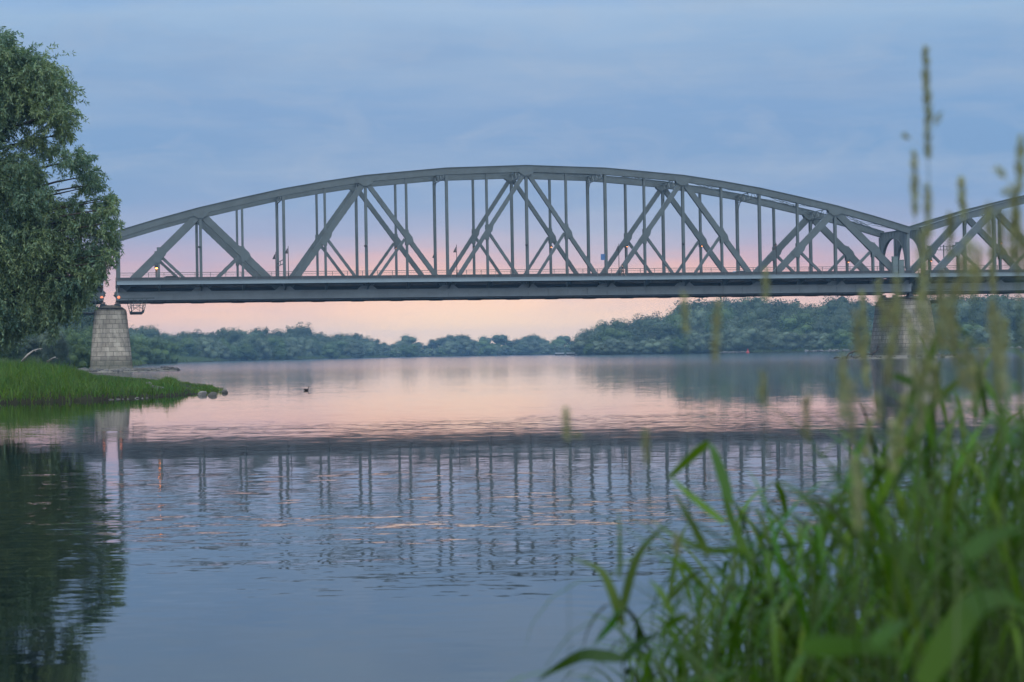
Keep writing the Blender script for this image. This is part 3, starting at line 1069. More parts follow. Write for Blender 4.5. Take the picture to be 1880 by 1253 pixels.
# pedestrian with hair tied back, walking towards the willow side
def skin_figure(name, pts, edges, radii, material, parent, loc=(0, 0, 0), sub=2):
    me = bpy.data.meshes.new(name)
    me.from_pydata(pts, edges, [])
    me.materials.append(material)
    o = link(bpy.data.objects.new(name, me))
    o.parent = parent
    o.location = loc
    md = o.modifiers.new('skin', 'SKIN')
    md.use_smooth_shade = True
    for v_, r__ in zip(me.skin_vertices[0].data, radii):
        v_.radius = (r__, r__)
    me.skin_vertices[0].data[0].use_root = True
    o.modifiers.new('sub', 'SUBSURF').levels = sub
    o.modifiers['sub'].render_levels = sub
    return o


pu = 12.33 * PL
per = thing('person', 'person in black top and shorts walking along the near walkway with hair tied back', 'person', bw(pu, -2.2, DK), BTH)
# x: towards the viewer's left is negative (walking direction), z up; one vertex per joint
J = [(0, 0, 0.92), (0.0, 0, 1.08), (-0.03, 0, 1.25), (-0.05, 0, 1.40), (-0.09, 0, 1.50), (-0.13, 0, 1.58), (-0.15, 0, 1.68),       # 0-6 pelvis .. crown
     (-0.10, -0.09, 0.86), (-0.20, -0.09, 0.50), (-0.17, -0.09, 0.08), (-0.30, -0.09, 0.05),                                     # 7-10 front leg
     (0.06, 0.09, 0.86), (0.14, 0.09, 0.50), (0.42, 0.09, 0.20), (0.40, 0.09, 0.08),                                           # 11-14 rear leg
     (-0.04, -0.18, 1.38), (0.12, -0.22, 1.12), (-0.02, -0.22, 0.92), (-0.05, -0.22, 0.84),                                    # 15-18 near arm
     (-0.04, 0.18, 1.38), (-0.12, 0.22, 1.12), (-0.30, 0.20, 1.02), (-0.37, 0.19, 1.02)]                                       # 19-22 far arm
ED = [(0, 1), (1, 2), (2, 3), (3, 4), (4, 5), (5, 6), (0, 7), (7, 8), (8, 9), (9, 10), (0, 11), (11, 12), (12, 13), (13, 14), (3, 15), (15, 16), (16, 17), (17, 18), (3, 19), (19, 20), (20, 21), (21, 22)]
RD = [0.125, 0.115, 0.125, 0.10, 0.05, 0.085, 0.07, 0.085, 0.058, 0.036, 0.03, 0.085, 0.058, 0.036, 0.03, 0.052, 0.04, 0.03, 0.03, 0.052, 0.04, 0.03, 0.03]
for base, dx in ((18, (-0.3, 0, -1)), (22, (-1, 0, -0.1))):
    d = Vector(dx).normalized()
    sd = Vector((-d.z, 0, d.x))
    for k, (off, ln) in enumerate(((-0.027, 0.06), (-0.01, 0.075), (0.01, 0.08), (0.027, 0.07), (0.05, 0.035))):
        p = Vector(J[base]) + d * 0.035 + sd * off
        J += [tuple(p), tuple(p + d * ln + Vector((0, 0.012, 0)))]
        RD += [0.010, 0.008]
        ED += [(base, len(J) - 2), (len(J) - 2, len(J) - 1)]
skin_figure('body', J, ED, RD, M['skin'], per)
skin_figure('shirt', [(0, 0, 1.0), (-0.02, 0, 1.2), (-0.05, 0, 1.39), (-0.04, -0.17, 1.37), (0.05, -0.20, 1.24), (-0.04, 0.17, 1.37), (-0.08, 0.20, 1.24)],
            [(0, 1), (1, 2), (2, 3), (3, 4), (2, 5), (5, 6)], [0.15, 0.15, 0.125, 0.075, 0.062, 0.075, 0.062], M['cloth_black'], per)
skin_figure('shorts', [(0, 0, 1.0), (0, 0, 0.92), (-0.12, -0.09, 0.76), (-0.155, -0.09, 0.66), (0.08, 0.09, 0.76), (0.11, 0.09, 0.66)],
            [(0, 1), (1, 2), (2, 3), (1, 4), (4, 5)], [0.15, 0.155, 0.115, 0.105, 0.115, 0.105], M['cloth_black'], per)
skin_figure('hair', [(-0.12, 0, 1.63), (-0.13, 0, 1.70), (-0.04, 0, 1.66), (0.03, 0, 1.58), (0.05, 0, 1.48)], [(0, 1), (0, 2), (2, 3), (3, 4)], [0.095, 0.07, 0.06, 0.04, 0.02], M['hair'], per)
for p0, p1, n_ in (((-0.14, -0.09, 0.06), (-0.33, -0.09, 0.045), 0), ((0.44, 0.09, 0.20), (0.39, 0.09, 0.05), 1)):
    skin_figure('shoe', [p0, tuple((Vector(p0) + Vector(p1)) / 2), p1], [(0, 1), (1, 2)], [0.05, 0.05, 0.04], M['shoe'], per)

# ------------------------------------------------------------------ banks
def poly_dist(px, py, poly):
    """signed distance to a polygon, positive inside"""
    P_ = np.array(poly, float)
    A, B = P_, np.roll(P_, -1, 0)
    best = np.full(px.shape, 1e18)
    inside = np.zeros(px.shape, bool)
    for a, b in zip(A, B):
        e = b - a
        tt = np.clip(((px - a[0]) * e[0] + (py - a[1]) * e[1]) / max(e @ e, 1e-9), 0, 1)
        d = (px - a[0] - tt * e[0]) ** 2 + (py - a[1] - tt * e[1]) ** 2
        best = np.minimum(best, d)
        c_ = ((a[1] > py) != (b[1] > py))
        with np.errstate(divide='ignore', invalid='ignore'):
            xi = (b[0] - a[0]) * (py - a[1]) / (b[1] - a[1]) + a[0]
        inside ^= c_ & (px < xi)
    return np.where(inside, 1, -1) * np.sqrt(best)


def smooth_noise(x_, y_, s, seed=0):
    r_ = np.random.RandomState(seed)
    out = 0
    for k in range(6):
        a = r_.uniform(0, 6.28); f = s * r_.uniform(0.6, 1.8); p = r_.uniform(0, 6.28)
        out = out + np.sin((x_ * math.cos(a) + y_ * math.sin(a)) * f + p)
    return out / 6


PL_L = [(-75, 82), (-45, 83), (-30, 84), (-20.5, 86), (-17.9, 88.5), (-16.2, 92), (-15.6, 96.5), (-14.9, 99), (-14.0, 102), (-14.3, 105), (-15.6, 112),
        (-17, 122), (-19.5, 133), (-24, 150), (-30.5, 176), (-39, 208), (-49, 243), (-56, 262), (-60, 285), (-62, 305), (-72, 400), (-97, 560), (-124, 740), (-132, 900), (-139, 1050),
        (-110, 1200), (-72, 1440), (-10, 1500), (45, 1480), (120, 1600), (400, 1700), (2400, 1750), (2400, 2900), (-2400, 2900), (-2400, 60)]
PL_R = [(32, 1010), (60, 975), (87, 945), (128, 900), (165, 830), (190, 800), (260, 720), (330, 640), (600, 560), (2400, 450), (2400, 1450), (300, 1420), (60, 1240)]


def crest(x_, y_):
    """height of the vegetation crest of the spit: it sinks from the willow towards the pier and the tip"""
    px = 940 + x_ / np.maximum(y_, 1) * FPX
    ty = np.interp(px, [-200, 0, 60, 110, 145, 175, 210, 245, 270, 288, 302, 318, 330, 342, 370, 380, 396, 406, 430], [652, 655, 656, 664, 674, 686, 692, 696, 697, 697, 688, 689, 699, 708, 711, 707, 707, 713, 720])
    return EYE - (ty - (663.5 - 0.01648 * px)) * y_ / FPX


def h_left(x_, y_):
    x_, y_ = np.asarray(x_, float), np.asarray(y_, float)
    d = poly_dist(x_, y_, PL_L) + 0.5 * smooth_noise(x_, y_, 0.9, 3)
    near = np.clip((330 - y_) / 60, 0, 1)
    hin = 0.12 + (0.75 + 0.35 * (1 - near)) * (1 - np.exp(-np.maximum(d, 0) / 7.0)) + 0.07 * smooth_noise(x_, y_, 0.5, 5)
    lim = np.where(y_ < 262, np.maximum(crest(x_, y_) - 0.42, 0.07), 9)
    hin = np.minimum(hin, lim)
    far = np.clip((y_ - 330) / 400, 0, 1) * np.clip((d - 12) / 40, 0, 1)
    return np.where(d > 0, hin + 3.0 * far, np.maximum(0.12 + 0.85 * d, -0.8)), d


def h_right(x_, y_):
    d = poly_dist(x_, y_, PL_R) + 1.5 * smooth_noise(x_, y_, 0.08, 4)
    return np.where(d > 0, 0.1 + 1.2 * (1 - np.exp(-np.maximum(d, 0) / 10)) + 2.5 * np.clip((d - 12) / 40, 0, 1), np.maximum(0.1 + 0.2 * d, -0.8)), d


def terrain(name, xs, ys, hf, material, cut=-4):
    X, Y = np.meshgrid(xs, ys)
    Z, d = hf(X, Y)
    nx, ny = len(xs), len(ys)
    V = np.stack([X, Y, Z], -1).reshape(-1, 3)
    idx = np.arange(nx * ny).reshape(ny, nx)
    F = np.stack([idx[:-1, :-1], idx[:-1, 1:], idx[1:, 1:], idx[1:, :-1]], -1).reshape(-1, 4)
    dm = np.maximum.reduce([d.reshape(-1)[F[:, k]] for k in range(4)])
    F = F[dm > cut]
    used = np.unique(F)
    remap = np.full(nx * ny, -1)
    remap[used] = np.arange(len(used))
    me = bpy.data.meshes.new(name)
    me.from_pydata(V[used].tolist(), [], remap[F].tolist())
    me.materials.append(material)
    me.shade_smooth()
    return tag(link(bpy.data.objects.new(name, me)), kind='structure')


cat_ = np.concatenate
terrain('riverbank', cat_([np.linspace(-2400, -300, 22)[:-1], np.linspace(-300, -80, 28)[:-1], np.arange(-80, -8, 1.0), np.linspace(-8, 200, 27), np.linspace(240, 2400, 22)]),
        cat_([np.arange(60, 330, 1.4), np.arange(330, 900, 6), np.arange(900, 1700, 16), np.linspace(1710, 2900, 20)]), h_left, M['soil'])
terrain('far_bank', cat_([np.arange(20, 340, 5), np.linspace(350, 2400, 30)]), cat_([np.arange(440, 640, 20), np.arange(640, 1300, 7), np.linspace(1310, 1460, 10)]), h_right, M['soil'])


def h_near(x_, y_):
    x_, y_ = np.asarray(x_, float), np.asarray(y_, float)
    edge = 4.3 + 0.22 * x_ + 0.15 * smooth_noise(x_, y_, 1.5, 8)
    edge = np.where(x_ < -1.5, edge + (x_ + 1.5) * 1.2, edge)
    d = edge - y_
    return np.where(d > 0, 0.05 + 0.75 * (1 - np.exp(-d / 3.0)) + 0.03 * smooth_noise(x_, y_, 3, 2), np.maximum(0.05 + 0.3 * d, -0.8)), d


terrain('near_bank', np.arange(-9, 14, 0.25), np.arange(-8, 9, 0.25), h_near, M['soil'], -2)

# ------------------------------------------------------------------ trees
def crown_quads(seed, n, wide=0.62, lobes=18, card=0.042, base=0.16, top_heavy=0.0, narrow=0.4):
    """leaf cards of a crown of height 1: clumps spread through the crown's volume, each clump a loose shell of leaves"""
    r_ = np.random.RandomState(seed)
    C_, rad = [], []
    for k in range(lobes):
        f = (k + 0.5) / lobes
        z_ = base + 0.08 + (0.78 - base) * f
        prof = math.sin(PI * min(1, (z_ - base + 0.10) / (1.16 - base)) ** (0.85 + top_heavy)) ** 0.5
        q = k * 2.4 + r_.uniform(-0.5, 0.5)
        rr = wide / 2 * prof * (0.25 + 0.6 * r_.rand())
        C_.append((math.cos(q) * rr, math.sin(q) * rr, z_ + r_.uniform(-0.04, 0.04)))
        rad.append((0.13 + 0.15 * r_.rand()) * (0.6 + 0.5 * prof) * (wide / 0.62) ** 0.5)
    for k in range(lobes + 6):            # smaller sprays that break the outline
        a = r_.randint(lobes)
        d = unit(r_.normal(size=3) + np.array([0, 0, 0.5]))
        C_.append(tuple(np.array(C_[a]) + d * rad[a] * 0.95))
        rad.append(rad[a] * r_.uniform(0.28, 0.5))
    C_, rad = np.array(C_), np.array(rad)
    nmain, lobes = lobes, len(C_)
    p = rad ** 2 / (rad ** 2).sum()
    ch = r_.choice(lobes, n, p=p)
    d = unit(r_.normal(size=(n, 3)) + np.array([0, 0, 0.35]))
    rr = rad[ch] * (1.03 - 0.42 * r_.rand(n) ** 2.2) * np.where(r_.rand(n) < 0.14, 1.22, 1.0)
    lump = 1 + 0.16 * np.sin(d[:, 0] * 7 + ch) * np.sin(d[:, 1] * 6 + ch * 2) + 0.12 * np.sin(d[:, 2] * 11 + ch * 3)
    pos = C_[ch] + d * (rr * lump)[:, None] * np.array([1, 1, 0.9])
    nrm = unit(d + r_.normal(size=(n, 3)) * 0.30)
    tg = unit(np.cross(nrm, r_.normal(size=(n, 3))))
    sd = np.cross(nrm, tg)
    L = card * (0.6 + 0.9 * r_.rand(n))
    Wd = L * (0.55 + 0.3 * r_.rand(n))
    V = leaf_quads(pos - tg * L[:, None] * 0.5, tg, sd, L, Wd)
    clump = r_.uniform(-0.10, 0.10, lobes)
    core, ctint = [], []
    nu, nvv = 9, 6
    for k in range(nmain):
        g = np.zeros((nvv + 1, nu, 3))
        for a in range(nvv + 1):
            for b_ in range(nu):
                th, ph = PI * a / nvv, 2 * PI * b_ / nu
                q = rad[k] * (0.64 + 0.10 * math.sin(3 * ph + k) * math.sin(2 * th + k))
                g[a, b_] = C_[k] + q * np.array([math.sin(th) * math.cos(ph), math.sin(th) * math.sin(ph), 0.9 * math.cos(th)])
        for a in range(nvv):
            for b_ in range(nu):
                core.append([g[a, b_], g[a + 1, b_], g[a + 1, (b_ + 1) % nu], g[a, (b_ + 1) % nu]])
                ctint.append([0.46 + clump[k], 0.45])
    tint = np.stack([0.5 + clump[ch] + r_.normal(size=n) * 0.09, np.clip(0.5 + clump[ch] * 2 + r_.normal(size=n) * 0.2, 0, 1)], 1)
    return np.concatenate([V, np.array(core)]), np.concatenate([tint, np.array(ctint)]), C_, rad


def trunk_mesh(name, C_, H=1.0, r0=0.022, seed=0, lean=0.0):
    r_ = random.Random(seed)
    mb = MB()
    topz = 0.72
    pts = [(lean * f * f + 0.012 * math.sin(f * 5 + seed), 0.012 * math.cos(f * 4 + seed), -0.03 + topz * f) for f in (0, 0.2, 0.4, 0.6, 0.8, 1)]
    mb.tube(pts, [r0 * 1.25, r0, r0 * 0.85, r0 * 0.65, r0 * 0.45, r0 * 0.2], 8)
    for c_ in C_[:12:2]:
        f = max(0.25, min(0.9, c_[2] / topz * 0.65))
        k = f * 5
        i = min(4, int(k)); g = k - i
        a = Vector(pts[i]).lerp(Vector(pts[i + 1]), g)
        b = Vector(c_)
        mid = a.lerp(b, 0.5) + Vector((0, 0, -0.02))
        mb.tube([a, mid, b], [r0 * 0.42, r0 * 0.28, r0 * 0.1], 5)
    return mb.mesh(name, M['bark'], True)


VAR = {}
SPEC = [('dark', 11, 5760, 0.84, 13, 0.034, 0.0, 0.0, 'crown_a'), ('dark', 12, 5760, 0.72, 12, 0.034, 0.02, 0.0, 'crown_a'), ('dark', 13, 5120, 0.96, 15, 0.034, 0.0, 0.0, 'crown_a'), ('dark', 14, 4160, 0.68, 11, 0.034, 0.04, 0.1, 'crown_a'),
        ('silver', 21, 5760, 0.86, 12, 0.034, 0.02, 0.0, 'crown_b'), ('silver', 22, 5760, 0.98, 14, 0.034, 0.0, 0.0, 'crown_b'), ('silver', 23, 5760, 0.80, 11, 0.034, 0.02, -0.1, 'crown_b'),
        ('green', 31, 5440, 0.86, 12, 0.036, 0.03, 0.0, 'crown_c'), ('green', 32, 5440, 1.0, 13, 0.036, 0.0, 0.0, 'crown_c'),
        ('sparse', 41, 1500, 0.80, 14, 0.036, 0.28, 0.4, 'crown_a'), ('sparse', 42, 1700, 0.66, 13, 0.036, 0.22, 0.3, 'crown_a'),
        ('neardark', 51, 16000, 0.80, 30, 0.019, 0.06, 0.0, 'crown_a'), ('neardark', 52, 15000, 0.70, 26, 0.019, 0.08, 0.0, 'crown_a'),
        ('nearsilver', 61, 15000, 1.05, 26, 0.022, 0.0, 0.0, 'crown_b'), ('neargreen', 71, 12000, 0.95, 24, 0.024, 0.0, 0.0, 'crown_c'), ('neargreen', 72, 12000, 0.8, 22, 0.024, 0.02, 0.0, 'crown_c')]
for kind_, seed, n, wide, lb, card, base, th_, mt_ in SPEC:
    V, tint, C_, rad = crown_quads(seed, n, wide, lb, card, base, th_)
    VAR.setdefault(kind_, []).append((quads('crown', V, M[mt_], tint), trunk_mesh('trunk', C_, seed=seed), wide))
TRNG = random.Random(5)


def tree(px, ptop, Y, kind_, label, cat='tree', group=None, wpx=None, name=None, base=None):
    """a tree whose top shows at photo pixel (px, ptop) when it stands Y metres off"""
    tp = at(px, ptop, Y)
    g = base if base is not None else max(0.15, float((h_left if True else h_right)([tp.x], [Y])[0][0]), float(h_right(np.array([tp.x]), np.array([Y]))[0][0]))
    H = tp.z - g
    cm, tm, wide = TRNG.choice(VAR[kind_])
    r_ = thing(name or ('tree' if cat == 'tree' else 'bush'), label, cat, (tp.x, Y, g), TRNG.uniform(0, 6.28), group)
    k = 1.0 if wpx is None else (wpx / FPX * Y) / (H * wide)
    k = max(0.85, min(1.5, k))
    r_.scale = (H * k, H * k, H)
    for nm, me in (('crown', cm), ('trunk', tm)):
        o = link(bpy.data.objects.new(nm, me))
        o.parent = r_
    return r_


# skyline of the photograph: (pixel x, pixel y of the crown top)
SKY_L = [(236, 601), (262, 600), (283, 606), (300, 613), (318, 619), (337, 610), (356, 612), (376, 612), (394, 609), (414, 603), (434, 609), (455, 607), (478, 600), (500, 608), (521, 611),
         (540, 601), (560, 602), (578, 611), (594, 619), (612, 615), (630, 614), (650, 613), (668, 622), (685, 622), (702, 628), (716, 634), (728, 631),
         (748, 617), (766, 628), (782, 634), (798, 623), (815, 619), (833, 615), (851, 614), (866, 624), (878, 634), (890, 619), (904, 630), (918, 615), (934, 624), (951, 624), (968, 616), (984, 617),
         (1000, 624), (1016, 629), (1034, 617), (1050, 626), (1066, 624)]
for k, (px, py) in enumerate(SKY_L):
    dist = float(np.interp(px, [236, 350, 480, 640, 760, 900, 1070], [980, 1080, 1190, 1380, 1530, 1570, 1560]))
    kd = 'dark'
    if px in (748, 890, 918, 1034):
        kd = 'sparse'
        lab = {748: 'tall open-crowned tree rising thinly above the distant treeline, loneliest of the hazy ones', 890: 'small round open-topped tree standing just above the hazy treeline, before the broad open one',
               918: 'broad open-topped tree in the hazy treeline between two masses of dark crowns', 1034: 'open hazy tree directly behind the moored work boats'}[px]
        tree(px, py, dist, kd, lab, wpx=30, name='distant_tree')
    else:
        tree(px, py, dist, kd, 'tall hazy blue-green tree in the back row of the distant treeline', group='back row of the distant treeline', wpx=TRNG.uniform(34, 54), name='distant_tree')
    # the lower row along the water
    for j in range(3):
        qx = px + TRNG.uniform(-12, 12)
        shore = float(np.interp(qx, [236, 450, 750, 1070], [666, 661, 655, 651]))
        tpy = shore - (shore - py) * TRNG.uniform(0.40, 0.82)
        if px > 1050:
            continue
        tree(qx, tpy, dist - TRNG.uniform(25, 70) - 12 * j, TRNG.choice(['silver', 'silver', 'dark', 'green'] if px > 420 else ['green', 'green', 'silver']),
             'rounded hazy tree in the lower front row of the distant treeline by the water', group='front row of the distant treeline', wpx=TRNG.uniform(34, 54), name='distant_tree')
SKY_R = [(1076, 611), (1090, 603), (1106, 597), (1122, 590), (1137, 584), (1156, 592), (1176, 586), (1198, 583), (1216, 581), (1234, 584), (1250, 561), (1268, 556), (1288, 553), (1306, 556), (1322, 552),
         (1344, 551), (1364, 550), (1382, 547), (1402, 547), (1422, 553), (1440, 549), (1458, 558), (1478, 561), (1498, 562), (1512, 570), (1536, 542), (1560, 548), (1580, 556), (1602, 557), (1624, 560), (1650, 556),
         (1690, 552), (1712, 550), (1734, 547), (1758, 545), (1782, 543), (1806, 546), (1830, 541), (1856, 544), (1880, 542), (1905, 545)]
for k, (px, py) in enumerate(SKY_R):
    dist = float(np.interp(px, [1070, 1240, 1500, 1700, 1900], [1080, 1030, 980, 930, 880]))
    if px == 1536:
        tree(px, py, dist - 20, 'dark', 'tallest dark tree of the wooded bank, just before the grass-hidden pier', wpx=58, name='bank_tree')
    elif px == 1137:
        tree(px, py, dist - 10, 'dark', 'dark round tree peaking above the low end of the wooded bank', wpx=42, name='bank_tree')
    else:
        tree(px, py, dist, 'dark', 'tall dark tree in the back row of the wooded bank', group='back row of the wooded bank', wpx=TRNG.uniform(50, 84), name='bank_tree')
    for j in range(3):
        qx = px + TRNG.uniform(-12, 12)
        shore = float(np.interp(qx, [1070, 1300, 1700, 1900], [650, 648, 641, 637]))
        tpy = shore - (shore - py) * (TRNG.uniform(0.30, 0.46) if j == 0 else TRNG.uniform(0.5, 0.88))
        dd = dist - (68 if j == 0 else 28 + 18 * TRNG.random())
        kd = TRNG.choice(['silver', 'silver', 'silver', 'green'] if j == 0 else ['silver', 'dark', 'dark', 'green'])
        grp = ['low front row of the wooded bank', 'middle rows of the wooded bank', 'middle rows of the wooded bank'][j]
        tree(qx, tpy, dd, kd, ['pale rounded willow at the water edge of the wooded bank', 'mid-height tree among the middle rows of the wooded bank', 'mid-height tree among the middle rows of the wooded bank'][j],
             group=grp, wpx=TRNG.uniform(36, 70), name='bank_tree')
# closer trees and bushes on the bank between the willow and the pale pier
for px, py, Y, kd, lab, nm, wp in (
        (150, 548, 520, 'neardark', 'tall blue-green tree close behind the pale pier', 'tree', 92), (112, 566, 500, 'neardark', 'dark leafy tree seen between the hanging willow strands', 'tree', 86),
        (66, 572, 480, 'neardark', 'dark tree behind the willow strands and the bleached branch', 'tree', 96), (18, 575, 470, 'neardark', 'dark tree in the gap beneath the willow crown', 'tree', 100),
        (-30, 580, 470, 'neardark', 'dark tree at the edge of the view behind the willow', 'tree', 100),
        (172, 600, 455, 'neargreen', 'green broad tree hidden partly by the pale pier', 'tree', 60), (128, 606, 420, 'neargreen', 'light green rounded tree behind the silver bush', 'tree', 62),
        (38, 592, 430, 'neargreen', 'light green tree glimpsed through the hanging willow', 'tree', 62), (-5, 606, 400, 'neardark', 'low dark tree behind the tall bank grass', 'tree', 80),
        (92, 606, 330, 'nearsilver', 'silvery rounded willow bush on the grassy bank', 'bush', 66), (104, 626, 300, 'nearsilver', 'dark-green bush crouching before the silvery willow bush', 'bush', 50),
        (50, 622, 330, 'neardark', 'dark low bush behind the bleached fallen branch', 'bush', 70), (148, 633, 315, 'neargreen', 'small yellow-green bush beside the pale pier', 'bush', 30),
        (10, 626, 300, 'neargreen', 'green bush at the edge of the grassy bank under the willow', 'bush', 70), (225, 612, 640, 'neargreen', 'green tree standing directly behind the pale pier', 'tree', 50),
        (252, 618, 690, 'neargreen', 'bright green tree just clear of the pale pier, towards the river', 'tree', 46), (280, 622, 730, 'neargreen', 'green tree second from the pale pier along the shore', 'tree', 48),
        (306, 627, 770, 'neargreen', 'green tree third from the pale pier along the shore', 'tree', 44), (262, 634, 660, 'neargreen', 'low green bush by the shore beyond the pier rocks', 'bush', 40)):
    tree(px, py, Y, kd, lab, 'bush' if nm == 'bush' else 'tree', None, wp, nm)


# ------------------------------------------------------------------ the big willow
WY = 112.0
CL = [(-6, 82, 34), (8, 120, 50), (48, 120, 36), (70, 150, 56), (108, 172, 38), (126, 206, 26), (36, 190, 56), (96, 222, 46), (118, 250, 24), (-40, 140, 80), (-50, 230, 80), (0, 215, 50),
      (60, 262, 24), (90, 280, 26), (132, 300, 32), (158, 296, 18), (166, 326, 26), (40, 318, 46), (0, 350, 60), (52, 372, 48), (150, 350, 16), (138, 380, 20), (86, 400, 50), (140, 420, 42), (178, 400, 32), (204, 386, 20), (190, 372, 16),
      (192, 432, 24), (207, 412, 15), (208, 446, 14), (172, 342, 18), (200, 470, 14), (204, 366, 10), (178, 468, 28), (192, 484, 16), (20, 430, 60), (70, 462, 60), (120, 480, 50), (160, 505, 26), (-30, 470, 70), (30, 520, 60), (90, 530, 46), (130, 530, 32), (-20, 560, 56), (14, 586, 36), (60, 562, 34), (100, 566, 26), (138, 560, 18), (-45, 330, 80), (152, 470, 34)]
rs = np.random.RandomState(77)
for k in range(34):                   # the half of the crown outside the picture
    q, rr_ = rs.uniform(0, 6.28), rs.rand() ** 0.5
    CL.append((-210 + math.cos(q) * rr_ * 175, 330 + math.sin(q) * rr_ * 255, 62))
SC_ = WY / FPX
LV, LT = [], []
centers = []
for ci, (px, py, rp) in enumerate(CL):
    seen = ci < 50
    layers = ((-0.9, 1.0), (0.9, 1.0), (2.6, 0.85)) if seen and px < 75 else (((-0.6, 1.0), (1.2, 0.95)) if seen else ((0.0, 1.0),))
    for dz, rk in layers:
        off = dz + rs.uniform(-0.8, 0.8)
        c_ = at(px, py, WY + off)
        c_ = np.array([c_.x, c_.y, c_.z])
        r_m = rp * SC_ * rk
        centers.append(c_)
        ns = int((20 if seen else 12) * max(r_m, 0.45) ** 2 * 2.2)
        d0 = unit(rs.normal(size=(ns, 3)) + np.array([0, -0.1, 0.25]))
        p = c_ + d0 * (r_m * (0.15 + 0.55 * rs.rand(ns)))[:, None]
        p[:, 2] += 0.12 * r_m
        vel = unit(d0 * np.array([1, 1, 0.35]) + np.array([0, 0, 0.1]) + rs.normal(size=(ns, 3)) * 0.25)
        low = max(0.0, min(1.0, (py - 430) / 120))
        steps = int(9 + 5 * low)
        stp = (0.55 * r_m + 0.12) / steps
        cl_t = rs.uniform(-0.10, 0.12)
        droop = rs.uniform(0.08, 0.22, ns)[:, None]
        ln = rs.uniform(0.55, 1.15 + 0.5 * low, ns) * np.where(rs.rand(ns) < 0.12, 1.55, 1.0)
        for s in range(steps):
            p = p + vel * (stp * ln)[:, None]
            vel = unit(vel * (1 - droop) + np.array([0, 0, -1.0]) * droop + rs.normal(size=(ns, 3)) * 0.05)
            for e in range(3):
                q = unit(vel * 0.7 + rs.normal(size=(ns, 3)) * 0.65 + np.array([0, 0, -0.35]))
                sd = unit(np.cross(q, rs.normal(size=(ns, 3))))
                L = 0.15 + 0.13 * rs.rand(ns)
                LV.append(leaf_quads(p + rs.normal(size=(ns, 3)) * 0.05, q, sd, L, L * 0.27))
                LT.append(np.stack([0.5 + cl_t + rs.normal(size=ns) * 0.10, np.clip(0.45 + cl_t * 3 + rs.normal(size=ns) * 0.22, 0, 1)], 1))
for (px, p0, p1, wpx) in ((95, 560, 634, 10), (12, 590, 640, 20), (-20, 590, 645, 24), (60, 570, 612, 12), (40, 575, 622, 9), (140, 550, 590, 7), (118, 560, 600, 8), (168, 505, 548, 8), (186, 480, 522, 7), (78, 575, 604, 8), (156, 530, 560, 6)):
    ns = int(wpx * 5)                 # long hanging curtains
    b0 = np.array([[*at(px + rs.normal() * wpx * 0.5, p0 + rs.uniform(-12, 10), WY + rs.uniform(-1.5, 1.5))] for _ in range(ns)])
    ln = (p1 - p0) * SC_ * rs.uniform(0.45, 1.0, ns)
    stepn = 26
    sway = rs.normal(size=(ns, 3)) * 0.12
    for s in range(stepn):
        f = s / stepn
        p = b0 + np.array([0, 0, -1.0]) * (ln * f)[:, None] + sway * f * f
        for e in range(2):
            q = unit(np.array([0, 0, -0.8]) + rs.normal(size=(ns, 3)) * 0.5)
            sd = unit(np.cross(q, rs.normal(size=(ns, 3))))
            L = 0.13 + 0.10 * rs.rand(ns)
            LV.append(leaf_quads(p, q, sd, L, L * 0.25))
            LT.append(np.stack([0.5 + rs.normal(size=ns) * 0.09, np.clip(0.5 + rs.normal(size=ns) * 0.2, 0, 1)], 1))
LV, LT = np.concatenate(LV), np.concatenate(LT)
tb = at(-95, 690, WY)
tz = float(h_left([tb.x], [WY])[0][0])
wil = thing('willow_tree', 'big willow with trailing silvery strands hanging over the bridge end', 'tree', (tb.x, WY, tz))
o = link(bpy.data.objects.new('crown', quads('crown', LV - np.array([tb.x, WY, tz]), M['willow'], LT)))
o.parent = wil
mb = MB()
zt_ = 9.5
tp_ = [Vector((0, 0, -0.3)), Vector((0.1, 0, 1.5)), Vector((0.35, 0.2, 3.6)), Vector((0.5, 0.3, 6.0)), Vector((0.4, 0.4, 8.5)), Vector((0.7, 0.2, 11.5))]
mb.tube(tp_, [0.75, 0.55, 0.48, 0.4, 0.28, 0.12], 12)
rr = random.Random(4)
for k, c_ in enumerate(centers[::2]):
    b = Vector(c_) - Vector((tb.x, WY, tz))
    f = max(0.3, min(0.95, (b.z - 1.5) / 12.5))
    kk = f * 5; i = min(4, int(kk))
    a = tp_[i].lerp(tp_[i + 1], kk - i)
    a.z = min(a.z, b.z - 0.3) if b.z > 3 else a.z
    m1 = a.lerp(b, 0.35) + Vector((0, 0, 0.7 + rr.random() * 0.5))
    m2 = a.lerp(b, 0.72) + Vector((rr.uniform(-.2, .2), rr.uniform(-.2, .2), 0.6))
    mb.tube([a, m1, m2, b + Vector((0, 0, 0.1))], [0.12, 0.085, 0.055, 0.02], 6)
mb.build('trunk', M['bark'], wil, smooth=True)


# ------------------------------------------------------------------ grass of the bank
def blade_quads(base, L, Wd, lean, rs_, seg=3):
    """grass blades as strips of seg quads, bending over along their length"""
    n = len(base)
    q = rs_.uniform(0, 6.28, n)
    out_ = np.stack([np.cos(q), np.sin(q), np.zeros(n)], 1)
    f = rs_.uniform(0, 6.28, n)
    sd = np.stack([np.cos(f), np.sin(f), np.zeros(n)], 1)
    res = []
    prev_l = prev_r = None
    for s in range(seg + 1):
        t_ = s / seg
        c_ = base + np.array([0, 0, 1.0]) * (L * (t_ - 0.25 * lean * t_ * t_))[:, None] + out_ * (L * lean * 0.75 * t_ * t_)[:, None]
        w_ = Wd * (1 - t_ ** 1.6) * 0.5 + 0.0006
        l, r__ = c_ - sd * w_[:, None], c_ + sd * w_[:, None]
        if s:
            res.append(np.stack([prev_l, prev_r, r__, l], 1))
        prev_l, prev_r = l, r__
    return np.concatenate(res), np.tile(np.arange(n), seg)


